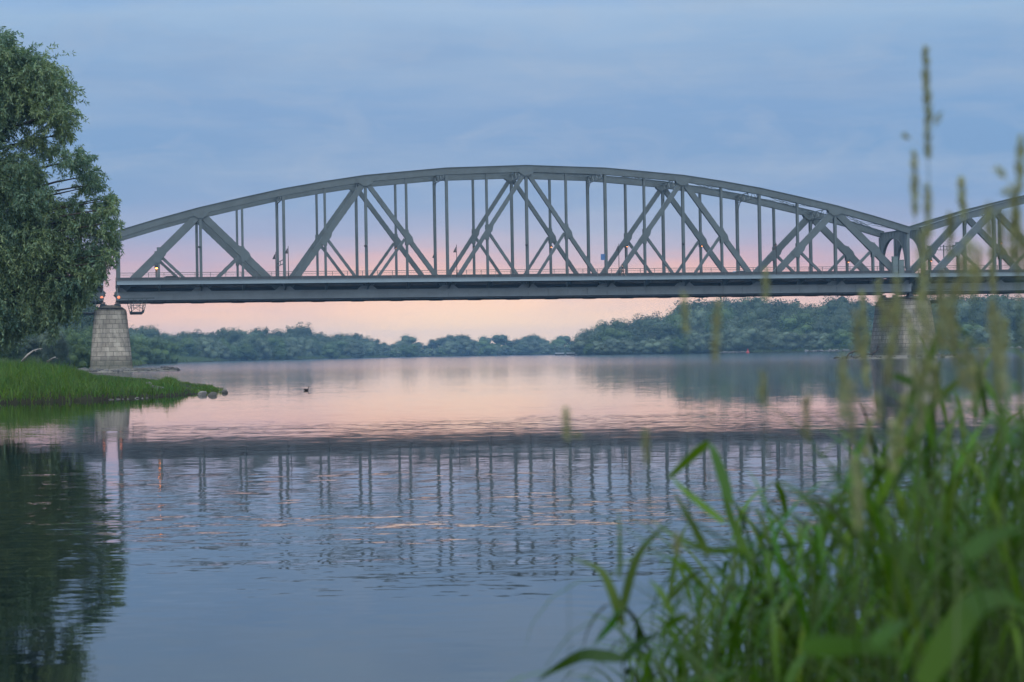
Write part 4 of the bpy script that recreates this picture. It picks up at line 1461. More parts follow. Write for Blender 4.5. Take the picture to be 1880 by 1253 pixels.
rs = np.random.RandomState(9)
N = 230000
gx, gy = rs.uniform(-66, -12, N), 80 + 175 * rs.rand(N) ** 1.7
hz, dd = h_left(gx, gy)
keep = (dd > -0.16) & (gx > -0.245 * gy - 5)
hz = np.maximum(hz, 0.0)
gx, gy, hz, dd = gx[keep], gy[keep], hz[keep], dd[keep]
lump = smooth_noise(gx, gy, 0.9, 12) * 0.5 + smooth_noise(gx, gy, 2.4, 13) * 0.4
tus = np.zeros(len(gx))
for _ in range(150):                  # tussocks
    cy = 84 + 60 * rs.rand() ** 1.5
    cx = rs.uniform(-0.25 * cy, -12.5)
    tus = np.maximum(tus, rs.uniform(0.4, 1.0) * np.exp(-((gx - cx) ** 2 + ((gy - cy) * 0.6) ** 2) / rs.uniform(0.35, 1.1) ** 2))
lump = lump + 1.1 * tus - 0.15
tall = 0.50 + 0.55 * np.clip((dd - 0.6) / 5, 0, 1) + 0.30 * lump
for (cx, cy, rx, ry, hh) in ((-17.0, 112.5, 1.9, 3.2, 0.62), (-14.1, 103.2, 0.95, 1.3, 0.42), (-19.5, 118, 2.0, 4, 0.25)):
    tall += hh * np.exp(-((gx - cx) / rx) ** 2 - ((gy - cy) / ry) ** 2)
tall = np.minimum(tall, np.maximum(crest(gx, gy) - hz, 0.18) * np.clip(0.80 + 0.50 * lump, 0.35, 1.5)) * rs.uniform(0.5, 1.15, len(gx)) * np.where(rs.rand(len(gx)) < 0.04, 1.45, 1.0)
tall = np.clip(tall, 0.14, 1.7)
B = np.stack([gx, gy, hz - 0.03], 1)
V, ix = blade_quads(B, tall, 0.024 + 0.018 * rs.rand(len(gx)), rs.uniform(0.15, 1.5, len(gx)) ** 1.2, rs)
tn = np.stack([0.50 + 0.11 * np.clip(lump, -1, 1) + 0.12 * smooth_noise(gx, gy, 0.6, 18) + 0.10 * smooth_noise(gx, gy, 1.7, 19) + rs.normal(size=len(gx)) * 0.12, np.clip(0.5 + 0.7 * smooth_noise(gx, gy, 0.5, 15) + rs.normal(size=len(gx)) * 0.22, 0, 1)], 1)
dead = rs.rand(len(gx)) < 0.10 + 0.12 * np.clip(smooth_noise(gx, gy, 0.8, 27), 0, 1)
tn[dead, 1] = 2.3
tn[dead, 0] *= 0.95
o = link(bpy.data.objects.new('bank_grass', quads('bank_grass', V, M['grass'], tn[ix])))
tag(o, 'tall bright green grass covering the low spit under the willow', 'grass', kind='stuff')

# reeds and low scrub along the far shores
def fringe(name, poly, lo, hi, n, hmin, hmax, wmax, hf, label, seed):
    r_ = np.random.RandomState(seed)
    P_ = np.array(poly[lo:hi], float)
    sl = np.linalg.norm(np.diff(P_, axis=0), axis=1)
    cum = np.concatenate([[0], np.cumsum(sl)])
    s = r_.uniform(0, cum[-1], n)
    k = np.clip(np.searchsorted(cum, s) - 1, 0, len(sl) - 1)
    f = (s - cum[k]) / sl[k]
    d = P_[k + 1] - P_[k]
    nn = unit(np.stack([-d[:, 1], d[:, 0]], 1))
    q = P_[k] + d * f[:, None]
    depth = wmax * r_.rand(n)
    a, b = q + nn * 3, q - nn * 3
    sign = np.where(poly_dist(a[:, 0], a[:, 1], poly) > poly_dist(b[:, 0], b[:, 1], poly), 1, -1)
    q = q + nn * (sign * depth)[:, None]
    z_, d_ = hf(q[:, 0], q[:, 1])
    ok = d_ > 0.1
    q, z_, depth, s = q[ok], z_[ok], depth[ok], s[ok]
    lm = smooth_noise(s, depth, 0.12, seed) * 0.5 + smooth_noise(s, depth, 0.35, seed + 1) * 0.5
    L = np.clip((hmin + (hmax - hmin) * np.clip(depth / wmax * 1.5, 0, 1)) * (0.8 + 0.6 * lm) * r_.uniform(0.7, 1.1, len(s)), 0.2, 4)
    V, ix = blade_quads(np.stack([q[:, 0], q[:, 1], z_ - 0.05], 1), L, 0.10 + 0.14 * r_.rand(len(s)), r_.uniform(0.1, 0.8, len(s)), r_)
    tn = np.stack([0.5 + 0.16 * lm + r_.normal(size=len(s)) * 0.08, np.clip(0.5 + 0.4 * lm, 0, 1)], 1)
    o = link(bpy.data.objects.new(name, quads(name, V, M['reed_fringe'], tn[ix])))
    return tag(o, label, 'reeds', kind='stuff')


fringe('shore_reeds', PL_L, 17, 29, 60000, 0.9, 2.6, 16, h_left, 'green reeds fringing the distant curving shore', 31)
fringe('shore_scrub', PL_R, 0, 9, 34000, 0.9, 2.8, 12, h_right, 'low green scrub fringing the wooded bank', 33)

# ------------------------------------------------------------------ rocks
def rock_mesh(seed, flat=0.65):
    r_ = np.random.RandomState(seed)
    import bmesh
    bm = bmesh.new()
    bmesh.ops.create_icosphere(bm, subdivisions=3, radius=1)
    pl = [(unit(r_.normal(size=3)), r_.uniform(0.55, 0.9)) for _ in range(11)]
    for v_ in bm.verts:
        p = np.array(v_.co)
        for n_, d_ in pl:
            e = p @ n_ - d_
            if e > 0:
                p = p - n_ * e * 0.92
        p = p * (1 + 0.04 * math.sin(p[0] * 9 + seed) * math.sin(p[1] * 8) + 0.03 * math.sin(p[2] * 14))
        v_.co = (p[0], p[1] * 0.85, p[2] * flat)
    me = bpy.data.meshes.new('rock')
    bm.to_mesh(me)
    bm.free()
    me.materials.append(M['rock'])
    return me


ROCKS = [rock_mesh(s) for s in range(9)]
RR = random.Random(21)


def rock(p, size, label, group=None):
    o = link(bpy.data.objects.new('rock', RR.choice(ROCKS)))
    o.location = p
    o.rotation_euler = (RR.uniform(-.25, .25), RR.uniform(-.25, .25), RR.uniform(0, 6.28))
    o.scale = (size, size * RR.uniform(0.7, 1), size * RR.uniform(0.6, 1))
    return tag(o, label, 'rock', group)


def apron(u0, v0, lu, lv, hgt, name):
    """low mound of stone fill round a pier foot"""
    X, Y = np.meshgrid(np.linspace(-1, 1, 41), np.linspace(-1, 1, 41))
    r2 = np.sqrt(X ** 2 + Y ** 2)
    Z = hgt * np.clip(1.1 * (1 - r2 ** 2.4), -0.8, 1) + 0.10 * smooth_noise(X * lu, Y * lv, 1.6, 3)
    pts = [tuple(bw(u0 + a * lu, v0 + b * lv, c_)) for a, b, c_ in zip(X.ravel(), Y.ravel(), Z.ravel())]
    idx = np.arange(41 * 41).reshape(41, 41)
    F = np.stack([idx[:-1, :-1], idx[:-1, 1:], idx[1:, 1:], idx[1:, :-1]], -1).reshape(-1, 4).tolist()
    me = bpy.data.meshes.new(name)
    me.from_pydata(pts, [], F)
    me.materials.append(M['gravel'])
    me.shade_smooth()
    tag(link(bpy.data.objects.new(name, me)), kind='structure')


apron(0.4, 3.5, 8.0, 13.0, 0.42, 'rock_apron')
apron(SPAN + GAP / 2 - 1.0, 3.5, 9.5, 14.0, 0.42, 'rock_apron')
for k in range(110):
    q = RR.uniform(PI * 0.92, PI * 2.08)
    e = RR.uniform(0.70, 0.97)
    u, v = 0.4 + math.cos(q) * 8.0 * e, 3.5 + math.sin(q) * 13.0 * e
    rock(bw(u, v, max(0.05, 0.42 * 1.1 * (1 - e ** 2.4) + 0.05)), RR.uniform(0.22, 0.62), 'grey rock in the stone apron round the pale pier', 'rocks round the pale pier')
for k in range(80):
    q = RR.uniform(PI * 0.85, PI * 2.1)
    e = RR.uniform(0.72, 0.97)
    u, v = SPAN + GAP / 2 - 1.0 + math.cos(q) * 9.5 * e, 3.5 + math.sin(q) * 14.0 * e
    rock(bw(u, v, max(0.05, 0.42 * 1.1 * (1 - e ** 2.4) + 0.05)), RR.uniform(0.2, 0.55), 'mossy rock at the foot of the pier behind the tall grass', 'rocks round the grass-hidden pier')
for (px, py, s, lab) in ((372, 724, 0.26, 'pale boulder at the water edge of the grassy spit, before its tip'), (390, 725, 0.24, 'pale flat boulder beside the tuft at the spit tip'), (413, 720, 0.20, 'low wet rock at the very tip of the spit'),
                         (281, 724, 0.26, 'grey boulder under the grass, nearer the willow'), (294, 724, 0.30, 'largest grey boulder sunk in the spit grass'), (274, 706, 0.22, 'pale stone showing among the spit grass')):
    d = EYE * FPX / (py + 2 - (663.5 - 0.01648 * px))
    if py < 710:
        d = 108
    p = at(px, py, d)
    rock((p.x, d, max(0.04, float(h_left([p.x], [d])[0][0]) + 0.02)) if py > 710 else tuple(p), s, lab)
for k in range(12):
    px = RR.uniform(190, 268)
    d = float(np.interp(px, [190, 268], [89.2, 91.5])) + RR.uniform(-0.3, 0.4)
    p = at(px, 700, d)
    rock((p.x, d + 0.25, 0.0), RR.uniform(0.05, 0.11), 'small dark stone along the waterline of the grassy spit', 'stones along the spit waterline')

# stone strips showing pale along the wooded bank
for k in range(90):
    px = RR.choice([RR.uniform(1320, 1372), RR.uniform(1475, 1560), RR.uniform(1735, 1880), RR.uniform(1475, 1560)])
    d = float(np.interp(px, [1300, 1500, 1700, 1900], [945, 898, 828, 790]))
    x_ = at(px, 640, d).x
    for it in range(30):
        if float(h_right(np.array([x_]), np.array([d]))[1][0]) > 0.5:
            break
        d += 2.0
        x_ = at(px, 640, d).x
    rock((x_, d - 1.5, 0.25), RR.uniform(0.5, 1.3), 'pale stone on the shingle edge of the wooded bank', 'pale stones on the wooded shore')


# ------------------------------------------------------------------ driftwood
def branch(name, label, pts, rad, material, twigs=(), cat='branch'):
    r_ = thing(name, label, cat, pts[0])
    o_ = Vector(pts[0])
    mb = MB()
    pr = [Vector(p) - o_ for p in pts]
    mb.tube(pr, rad, 7)
    for (i, e, r__) in twigs:
        a = pr[i]
        b = Vector(e) - o_
        mb.tube([a, a.lerp(b, 0.5) + Vector((0, 0, 0.06)), b], [r__, r__ * 0.7, r__ * 0.3], 6)
    mb.build('limb', material, r_, smooth=True)
    return r_


Y0 = 128
branch('fallen_branch', 'long bleached fallen branch rising from the bank grass', [at(40, 664, Y0), at(52, 651, Y0), at(61, 644.5, Y0 + .3), at(70, 641.5, Y0 + .5), at(78, 640, Y0 + .8)], [0.07, 0.06, 0.045, 0.03, 0.015],
       M['wood_pale'], [(2, at(66, 646, Y0 - .3), 0.025), (3, at(76, 643.5, Y0 + .2), 0.02)])
Y0 = 118
branch('fallen_branch', 'short bleached branch stub lying in the bank grass', [at(86, 665, Y0), at(94, 660, Y0), at(102, 655.5, Y0 + .2)], [0.06, 0.055, 0.03], M['wood_pale'], [(1, at(106, 658.5, Y0 - .3), 0.04)])
Y0 = 285
pz = lambda px, py: at(px, py, Y0)
branch('driftwood', 'dark arched driftwood root stranded at the foot of the grass-hidden pier', [pz(1553, 659), pz(1558, 650), pz(1568, 645), pz(1578, 645.5), pz(1590, 650)], [0.10, 0.14, 0.16, 0.17, 0.15], M['wood_dark'],
       [(4, pz(1570, 659), 0.14), (3, pz(1584, 658), 0.12), (4, pz(1606, 652), 0.13), (2, pz(1562, 656), 0.08)])
branch('driftwood', 'smaller dark driftwood snag propped against the grass-hidden pier', [pz(1600, 652), pz(1608, 645), pz(1613, 637), pz(1611, 633)], [0.14, 0.12, 0.08, 0.03], M['wood_dark'], [(1, pz(1618, 641), 0.08), (2, pz(1605, 635), 0.05)])


# ------------------------------------------------------------------ boats, buoys, ducks
def barge(px, label, L):
    d = 1050.0
    p = at(px, 650, d)
    r_ = thing('work_boat', label, 'boat', (p.x, d, 0), R(4), 'moored work boats')
    mb = MB()
    rg = []
    for x_, k, up_ in ((-L / 2, 0.7, 0.5), (-L / 2 + 0.8, 0.95, 0.1), (0, 1, 0), (L / 2 - 0.8, 0.98, 0.05), (L / 2, 0.85, 0.3)):
        rg.append([(x_, -1.3 * k, 0.75), (x_, -1.1 * k, -0.2 + up_), (x_, 1.1 * k, -0.2 + up_), (x_, 1.3 * k, 0.75)])
    mb.rings(rg)
    mb.build('hull', M['hull_dark'], r_)
    mb = MB()
    mb.box(-L / 2 + 0.3, L / 2 - 0.2, -1.15, 1.15, 0.754, 1.25)
    mb.box(-L / 2 + 0.1, L / 2, -1.25, 1.25, 1.252, 1.36)
    mb.build('deck_house', M['hull'], r_)
    mb = MB()
    mb.tube([(-L * 0.32, 0, 1.36), (-L * 0.32 - 1.0, 0, 4.2), (-L * 0.32 - 1.75, 0, 6.4)], [0.17, 0.13, 0.10], 8)
    mb.tube([(-L * 0.32 + 1.6, 0, 1.4), (-L * 0.32 - 0.5, 0, 2.7)], 0.05, 5)
    mb.tube([(-L * 0.32 - 0.8, -0.5, 2.5), (-L * 0.32 - 0.4, 0.5, 2.5)], 0.12, 5)
    mb.build('mast', M['hull_dark'], r_)
    mb = MB()
    for k in range(5):
        xx = -L / 2 + 0.6 + k * (L - 1.0) / 4
        mb.bar((xx, -1.2, 1.36), (xx, -1.2, 2.1), 0.07, 0.07)
    mb.bar((-L / 2 + 0.5, -1.2, 2.1), (L / 2 - 0.4, -1.2, 2.1), 0.06, 0.06)
    mb.build('hand_rail', M['hull_dark'], r_)


barge(1027.5, 'moored work boat with a leaning mast, its bow towards the open river', 4.7)
barge(1047.0, 'moored work boat with a leaning mast, tied at the wooded end', 4.3)


def buoy(px, d, label, m_, s):
    p = at(px, 650, d)
    r_ = thing('buoy', label, 'buoy', (p.x, d, 0))
    mb = MB()
    mb.tube([(0, 0, -0.3), (0, 0, 0.0), (0, 0, 0.35 * s), (0, 0, 0.5 * s), (0, 0, 1.0 * s), (0, 0, 1.05 * s)], [0.3 * s, 0.5 * s, 0.5 * s, 0.25 * s, 0.15 * s, 0.05 * s], 12)
    mb.build('float', m_, r_)
    mb = MB()
    mb.tube([(0, 0, 1.05 * s), (0, 0, 1.35 * s)], [0.12 * s, 0.12 * s], 8)
    mb.build('top_mark', m_, r_)


buoy(1056.5, 930, 'dark mooring buoy on the water beside the work boats', M['hull_dark'], 1.0)
buoy(1373, 880, 'small red buoy near the wooded shore', M['red'], 1.3)


def duck(px, py, label, rz, up_=0.0):
    d = EYE * FPX / (py - (663.5 - 0.01648 * px))
    p = at(px, py, d)
    r_ = thing('duck', label, 'duck', (p.x, d, 0), rz)
    mb = MB()
    rg = []
    for x_, zc, rw, rh in ((-0.27, 0.13, 0.015, 0.012), (-0.22, 0.11, 0.05, 0.035), (-0.12, 0.07, 0.10, 0.075), (0.0, 0.055, 0.12, 0.09), (0.10, 0.06, 0.105, 0.085), (0.155, 0.09, 0.07, 0.07), (0.175, 0.14 + up_ * 0.3, 0.042, 0.046), (0.19, 0.19 + up_ * 0.7, 0.036, 0.038), (0.21, 0.235 + up_, 0.044, 0.042), (0.245, 0.24 + up_, 0.034, 0.032), (0.265, 0.235 + up_, 0.014, 0.012)):
        rg.append([(x_, math.cos(2 * PI * k / 12) * rw, zc + math.sin(2 * PI * k / 12) * rh) for k in range(12)])
    mb.rings(rg)
    mb.build('body', M['duck'], r_, smooth=True)
    mb = MB()
    mb.rings([[(0.255, y, z_ + up_) for y, z_ in ((-0.018, 0.222), (0.018, 0.222), (0.018, 0.242), (-0.018, 0.242))], [(0.32, y, z_ + up_) for y, z_ in ((-0.02, 0.216), (0.02, 0.216), (0.02, 0.225), (-0.02, 0.225))]])
    mb.build('bill', M['bill'], r_)
    for s in (-1, 1):
        mb = MB()
        mb.rings([[(-0.22, s * 0.07, 0.13), (-0.22, s * 0.075, 0.12), (-0.21, s * 0.06, 0.14)], [(-0.05, s * 0.125, 0.11), (-0.05, s * 0.128, 0.05), (-0.05, s * 0.09, 0.14)], [(0.09, s * 0.11, 0.10), (0.09, s * 0.115, 0.07), (0.09, s * 0.09, 0.12)]])
        mb.build('wing', M['duck'], r_, smooth=True)
    return r_


dk_ = duck(562.5, 717.5, 'small dark duck swimming alone in mid river off the spit', R(35), 0.05)
dk_.scale = (0.62, 0.62, 0.62)


# ------------------------------------------------------------------ tall grass in front of the camera
FR = np.random.RandomState(404)


def strip(pts, widths, nrm_hint=None, fold=0.0):
    """leaf blade along pts: (n,3); returns (n-1, 4, 3) quads"""
    pts = np.asarray(pts, float)
    d = unit(np.gradient(pts, axis=0))
    h = np.array([0, 0, 1.0]) if nrm_hint is None else np.asarray(nrm_hint, float)
    sd = unit(np.cross(d, np.broadcast_to(h, d.shape)))
    for k in range(1, len(sd)):
        if sd[k] @ sd[k - 1] < 0:
            sd[k] *= -1
    w_ = np.asarray(widths)[:, None] / 2
    l, r__ = pts - sd * w_, pts + sd * w_
    return np.stack([l[:-1], r__[:-1], r__[1:], l[1:]], 1)


def leaf_path(p0, az, el, L, droop, n=9):
    pts = [np.array(p0, float)]
    e = el
    for k in range(n - 1):
        f = k / (n - 1)
        e = el - droop * f ** 1.3
        pts.append(pts[-1] + np.array([math.cos(az) * math.cos(e), math.sin(az) * math.cos(e), math.sin(e)]) * L / (n - 1))
    return np.array(pts)


def leaf_w(n, w_):
    t_ = np.linspace(0, 1, n)
    return w_ * np.clip(np.minimum(1, 0.55 + t_ * 2.2) * (1 - t_ ** 2.2), 0.02, 1)


def add_leaf(parent, pts, wd, hint=None, tint=None, matn='reed'):
    o_ = np.array(parent.location)
    Q = strip(np.asarray(pts) - o_, leaf_w(len(pts), wd), hint)
    tt = np.array([[0.5 + FR.normal() * 0.08, np.clip(0.5 + FR.normal() * 0.22, 0, 1)]]) if tint is None else np.array([tint])
    me = quads('leaf', Q, M[matn], np.repeat(tt, len(Q), 0))
    o = link(bpy.data.objects.new('leaf', me))
    o.parent = parent
    return o


def stem_curve(base, tip, bow, n=12):
    base, tip = np.array(base, float), np.array(tip, float)
    t_ = np.linspace(0, 1, n)[:, None]
    return base + (tip - base) * t_ + np.array(bow) * (t_ * (1 - t_) * 4) * 1.0


def tube_mesh(name, pts, rad, material, n=6):
    mb = MB()
    mb.tube(pts, list(rad), n)
    me = mb.mesh(name, material, True)
    a = me.color_attributes.new('tint', 'FLOAT_COLOR', 'POINT')
    c_ = np.zeros((len(me.vertices), 4), np.float32)
    c_[:, 0] = 0.5; c_[:, 1] = 0.5; c_[:, 3] = 1
    a.data.foreach_set('color', c_.reshape(-1))
    return me


def ear_mesh(path, rmax, nsp):
    """panicle: many small spikelets pressed round the top of the stem"""
    path = np.asarray(path)
    n = len(path)
    f = FR.rand(nsp) ** 0.9
    k = f * (n - 1)
    i = np.minimum(n - 2, k.astype(int)); g = (k - i)[:, None]
    c_ = path[i] * (1 - g) + path[i + 1] * g
    ax = unit(path[i + 1] - path[i])
    env = np.sin(PI * np.clip(0.12 + 0.86 * f, 0, 1)) ** 0.7 * (1 + 0.12 * np.sin(f * 19 + FR.uniform(0, 6)))
    d = unit(np.cross(ax, FR.normal(size=(nsp, 3))))
    p = c_ + d * (rmax * env * FR.rand(nsp) ** 0.6)[:, None]
    q = unit(ax + d * 0.45 + FR.normal(size=(nsp, 3)) * 0.15)
    sd = unit(np.cross(q, FR.normal(size=(nsp, 3))))
    L = 0.004 + 0.005 * FR.rand(nsp)
    V = leaf_quads(p, q, sd, L, L * 0.3)
    tn = np.stack([0.5 + FR.normal(size=nsp) * 0.12, np.clip(0.5 + FR.normal(size=nsp) * 0.25, 0, 1)], 1)
    return V, tn


def ground_near(x_, y_):
    return float(h_near([x_], [y_])[0][0])


def grass_stem(name, label, tip_px, Y, lean, nleaf, group, ear=0.0, ear_r=0.009, leafL=(0.12, 0.24), leafW=(0.007, 0.012), topfree=0.12, bow=0.03, ear_tip=None, side=()):
    tip = at(tip_px[0], tip_px[1], Y)
    bx = tip.x - lean * 0.5
    by = max(1.2, min(4.4, Y + FR.uniform(-0.15, 0.15)))
    gz = ground_near(bx, by)
    pts = stem_curve((bx, by, gz - 0.03), tip, (lean * -0.12 + FR.normal() * bow * 0.4, FR.normal() * bow * 0.4, 0))
    H = tip.z - gz
    root = thing(name, label, 'grass', (bx, by, gz), 0, group)
    o_ = np.array(root.location)
    rad = np.linspace(0.0017, 0.0008, len(pts)) * ((0.3 if ear_r < 0.0036 else 0.5) if ear else 1.0)
    ob = link(bpy.data.objects.new('stem', tube_mesh('stem', pts - o_, rad, M['stem'])))
    ob.parent = root
    if ear:
        nE = 10
        fE = np.linspace(1 - ear / max(H, 0.2), 1, nE)
        tt = np.linspace(0, 1, len(pts))
        path = np.stack([np.interp(fE, tt, pts[:, k]) for k in range(3)], 1)
        V, tn = ear_mesh(path - o_, ear_r * 0.42, int(420 * ear / 0.12))
        for (sx, sy, sl) in side:                 # loose side branches of the panicle
            p0 = path[0] + (path[-1] - path[0]) * 0.1
            p1 = np.array(at(sx, sy, Y))
            pp = np.linspace(p0, p1, 8)
            tail = np.linspace(p1 - (p1 - p0) * min(1, sl), p1, 6)
            V2, t2 = ear_mesh(tail - o_, ear_r * 0.22, int(34 * sl + 8))
            V, tn = np.concatenate([V, V2, strip(pp - o_, np.full(8, 0.0012))]), np.concatenate([tn, t2, np.full((7, 2), 0.5)])
        ob = link(bpy.data.objects.new('seed_head', quads('seed_head', V, M['ear'], tn)))
        ob.parent = root
    az0 = FR.uniform(0, 6.28)
    top_f = 1 - (topfree + ear) / max(H, 0.3)
    for k in range(nleaf):
        f = top_f - (0.085 * k) / max(H, 0.3) * FR.uniform(0.8, 1.3)
        if f < 0.15:
            break
        tt = np.linspace(0, 1, len(pts))
        p0 = np.array([np.interp(f, tt, pts[:, c_]) for c_ in range(3)])
        az = az0 + PI * k + FR.normal() * 0.5
        L = FR.uniform(*leafL)
        add_leaf(root, leaf_path(p0, az, FR.uniform(0.8, 1.25), L, FR.uniform(0.6, 2.2)), FR.uniform(*leafW))
    return root


EARS = [  # tip pixel, distance, lean, ear length m, ear radius, label, side branches
    ((1700, 92), 2.7, 0.03, 0.135, 0.0085, 'tallest seed-headed grass stem, reaching high into the sky', ((1662, 250, 0.28), (1722, 215, 0.35))),
    ((1679, 285), 2.6, -0.01, 0.075, 0.0075, 'seed-headed grass stem just beneath the tallest one', ()),
    ((1703, 345), 2.5, 0.02, 0.06, 0.007, 'thin seed head beside the foot of the tallest ear', ()),
    ((1764, 330), 2.8, -0.04, 0.055, 0.0075, 'small tilted seed head over the rising chord of the second span', ()),
    ((1873, 258), 2.4, 0.05, 0.06, 0.010, 'loose seed head at the picture edge, higher of two', ((1832, 312, 0.4), (1850, 352, 0.4))),
    ((1862, 345), 2.3, 0.02, 0.08, 0.010, 'ragged seed head crossing the second span at the picture edge', ()),
    ((1744, 400), 2.7, -0.03, 0.05, 0.008, 'pale seed head in front of the second portal brace', ()),
    ((1256, 545), 3.4, -0.02, 0.060, 0.0075, 'slim olive seed head beneath the deck, by the wooded bank start', ()),
    ((1318, 562), 3.2, 0.03, 0.085, 0.0080, 'pale slender seed head hanging before the wooded bank', ()),
    ((1572, 578), 3.1, 0.05, 0.065, 0.0085, 'pale leaning seed head near the driftwood', ()),
    ((1406, 500), 3.6, 0.0, 0.05, 0.0060, 'faint olive seed head crossing the deck between two lamp posts', ()),
    ((1040, 757), 3.3, -0.03, 0.045, 0.009, 'lone drooping seed head over the pink water', ((1055, 800, 0.3),)),
    ((1241, 984), 3.3, -0.07, 0.034, 0.0055, 'short straw-pale seed head by the bent leaf', ()),
    ((1548, 662), 2.9, 0.0, 0.085, 0.0095, 'pale upright seed head rising from the water line', ()),
    ((1640, 560), 2.6, 0.02, 0.06, 0.010, 'broad olive seed head crossing the grass-hidden pier', ()),
    ((1695, 430), 2.4, 0.01, 0.10, 0.012, 'thick blurred seed head over the portal between the spans', ()),
    ((1822, 560), 2.3, -0.06, 0.11, 0.011, 'long arching pale seed head low over the wooded bank', ()),
    ((1480, 735), 3.0, 0.0, 0.06, 0.008, 'pale stubby seed head above the leafy clump', ()),
    ((1400, 690), 3.2, 0.01, 0.05, 0.0055, 'thin brownish seed head over the pier reflection', ()),
    ((1185, 800), 3.4, -0.1, 0.05, 0.0055, 'thin tilted seed head before the far reflections', ()),
]
for (tp2, Y, ln, el_, er_, lab, sd2) in EARS:
    k_ = 0.58 if Y > 2.85 or tp2[0] < 1500 else 0.78      # the sparse ones stand closest to the lens
    Y, ln, el_, er_ = Y * k_, ln * k_, el_ * k_, er_ * k_ * (0.62 if tp2[0] < 1500 else 0.85)
    grass_stem('seeding_grass', lab, tp2, Y, ln, 2 if tp2[1] > 400 else 1, 'seeding grass stems', el_, er_, topfree=0.28, side=sd2, leafL=(0.08, 0.15), leafW=(0.004, 0.007))

# thin pale stalks that veil the far pier and the second span
for k in range(42):
    f = (k + FR.rand()) / 42
    px = 1560 + 350 * f
    Y = FR.uniform(1.35, 2.3)
    top = np.interp(px, [1560, 1640, 1700, 1760, 1840, 1910], [600, 520, 430, 440, 360, 330])
    grass_stem('wispy_grass', 'thin pale wispy grass stalk veiling the far pier', (px, top + FR.uniform(-40, 260)), Y, FR.normal() * 0.07, 1, 'wispy grass stalks veiling the far pier',
               FR.uniform(0.02, 0.06), FR.uniform(0.0016, 0.0034), topfree=0.16, leafL=(0.06, 0.14), leafW=(0.002, 0.005))

# leafy reeds: the nearer ones counted singly
def dense_top(px):
    return float(np.interp(px, [1100, 1150, 1200, 1260, 1310, 1360, 1450, 1550, 1620, 1680, 1750, 1820, 1900, 2000], [1260, 1190, 1130, 1060, 1010, 1000, 965, 920, 870, 835, 800, 775, 750, 730]))


for k in range(96):
    f = (k + FR.rand()) / 96
    px = 1185 + 760 * f ** 0.72
    Y = FR.uniform(2.1, 4.0)
    py = dense_top(px) + FR.uniform(-20, 260)
    grass_stem('reed_grass', 'leafy green reed-grass stem in the blurred clump at the water edge', (px, py), Y, FR.normal() * 0.09, 6, 'leafy reed-grass stems in the clump', topfree=0.0,
               leafL=(0.13, 0.27 if k % 4 else 0.34), leafW=(0.006, 0.0115) if k % 4 else (0.009, 0.0135))


def px_leaf(parent, pix, Y, wd, hint=(0.25, -1, 0.35), tint=None):
    """blade through photo pixels at about distance Y, smoothed"""
    P_ = np.array([[*at(a, b, Y + 0.04 * k)] for k, (a, b) in enumerate(pix)])
    t_ = np.linspace(0, len(P_) - 1, 12)
    k0 = np.clip(t_.astype(int), 0, len(P_) - 2)
    Q = []
    for t1, k in zip(t_, k0):
        g = t1 - k
        p0, p1, p2, p3 = P_[max(k - 1, 0)], P_[k], P_[k + 1], P_[min(k + 2, len(P_) - 1)]
        Q.append(0.5 * (2 * p1 + (p2 - p0) * g + (2 * p0 - 5 * p1 + 4 * p2 - p3) * g * g + (3 * p1 - p0 - 3 * p2 + p3) * g ** 3))
    return add_leaf(parent, np.array(Q), wd, hint, tint)


def reed_plant(label, tip_px, Y, lean, leaves):
    root = grass_stem('reed_plant', label, tip_px, Y, lean, 0, 'separate reed plants before the clump')
    for pix, wd in leaves:
        px_leaf(root, pix, Y, wd)
    return root


reed_plant('outermost reed plant with splayed blades over open blue water', (1140, 1110), 2.5, 0.0, [
    ([(1143, 1212), (1110, 1205), (1070, 1203), (1030, 1222), (985, 1250)], 0.020), ([(1143, 1150), (1125, 1090), (1100, 1045), (1050, 1026)], 0.014),
    ([(1141, 1130), (1160, 1050), (1185, 1000), (1235, 955)], 0.012), ([(1140, 1120), (1120, 1150), (1090, 1185)], 0.011), ([(1142, 1215), (1165, 1190), (1190, 1172), (1215, 1165)], 0.012), ([(1138, 1060), (1138, 990), (1135, 930)], 0.006)])
reed_plant('reed plant with a sharply bent blade in front of the reflections', (1385, 1010), 2.6, 0.08, [
    ([(1330, 960), (1262, 905), (1232, 875)], 0.010), ([(1340, 920), (1325, 870), (1308, 822), (1301, 812)], 0.016), ([(1301, 812), (1270, 838), (1238, 868), (1225, 880)], 0.012),
    ([(1385, 1040), (1345, 960), (1325, 880), (1310, 830)], 0.012), ([(1372, 1010), (1300, 1010), (1240, 985), (1195, 955)], 0.010), ([(1300, 1020), (1270, 960), (1235, 900)], 0.012), ([(1385, 1020), (1430, 1005), (1480, 1000)], 0.010)])
reed_plant('reed plant leaning towards the open water at the clump border', (1262, 1120), 2.5, 0.05, [
    ([(1235, 1130), (1212, 1085), (1190, 1063)], 0.011), ([(1230, 1100), (1262, 1065), (1300, 1040)], 0.010), ([(1290, 1250), (1265, 1200), (1225, 1185), (1200, 1190)], 0.014), ([(1262, 1130), (1225, 1150), (1215, 1190)], 0.010)])
reed_plant('reed plant with long pale arching blades at the corner of the clump', (1760, 1010), 1.5, 0.06, [
    ([(1690, 1260), (1745, 1170), (1790, 1110), (1840, 1098), (1895, 1120)], 0.024), ([(1470, 1188), (1540, 1186), (1610, 1190), (1680, 1210)], 0.017), ([(1775, 1022), (1820, 985), (1880, 970)], 0.014),
    ([(1620, 1000), (1680, 1035), (1730, 1085)], 0.013), ([(1600, 1180), (1640, 1155), (1665, 1140)], 0.012)])
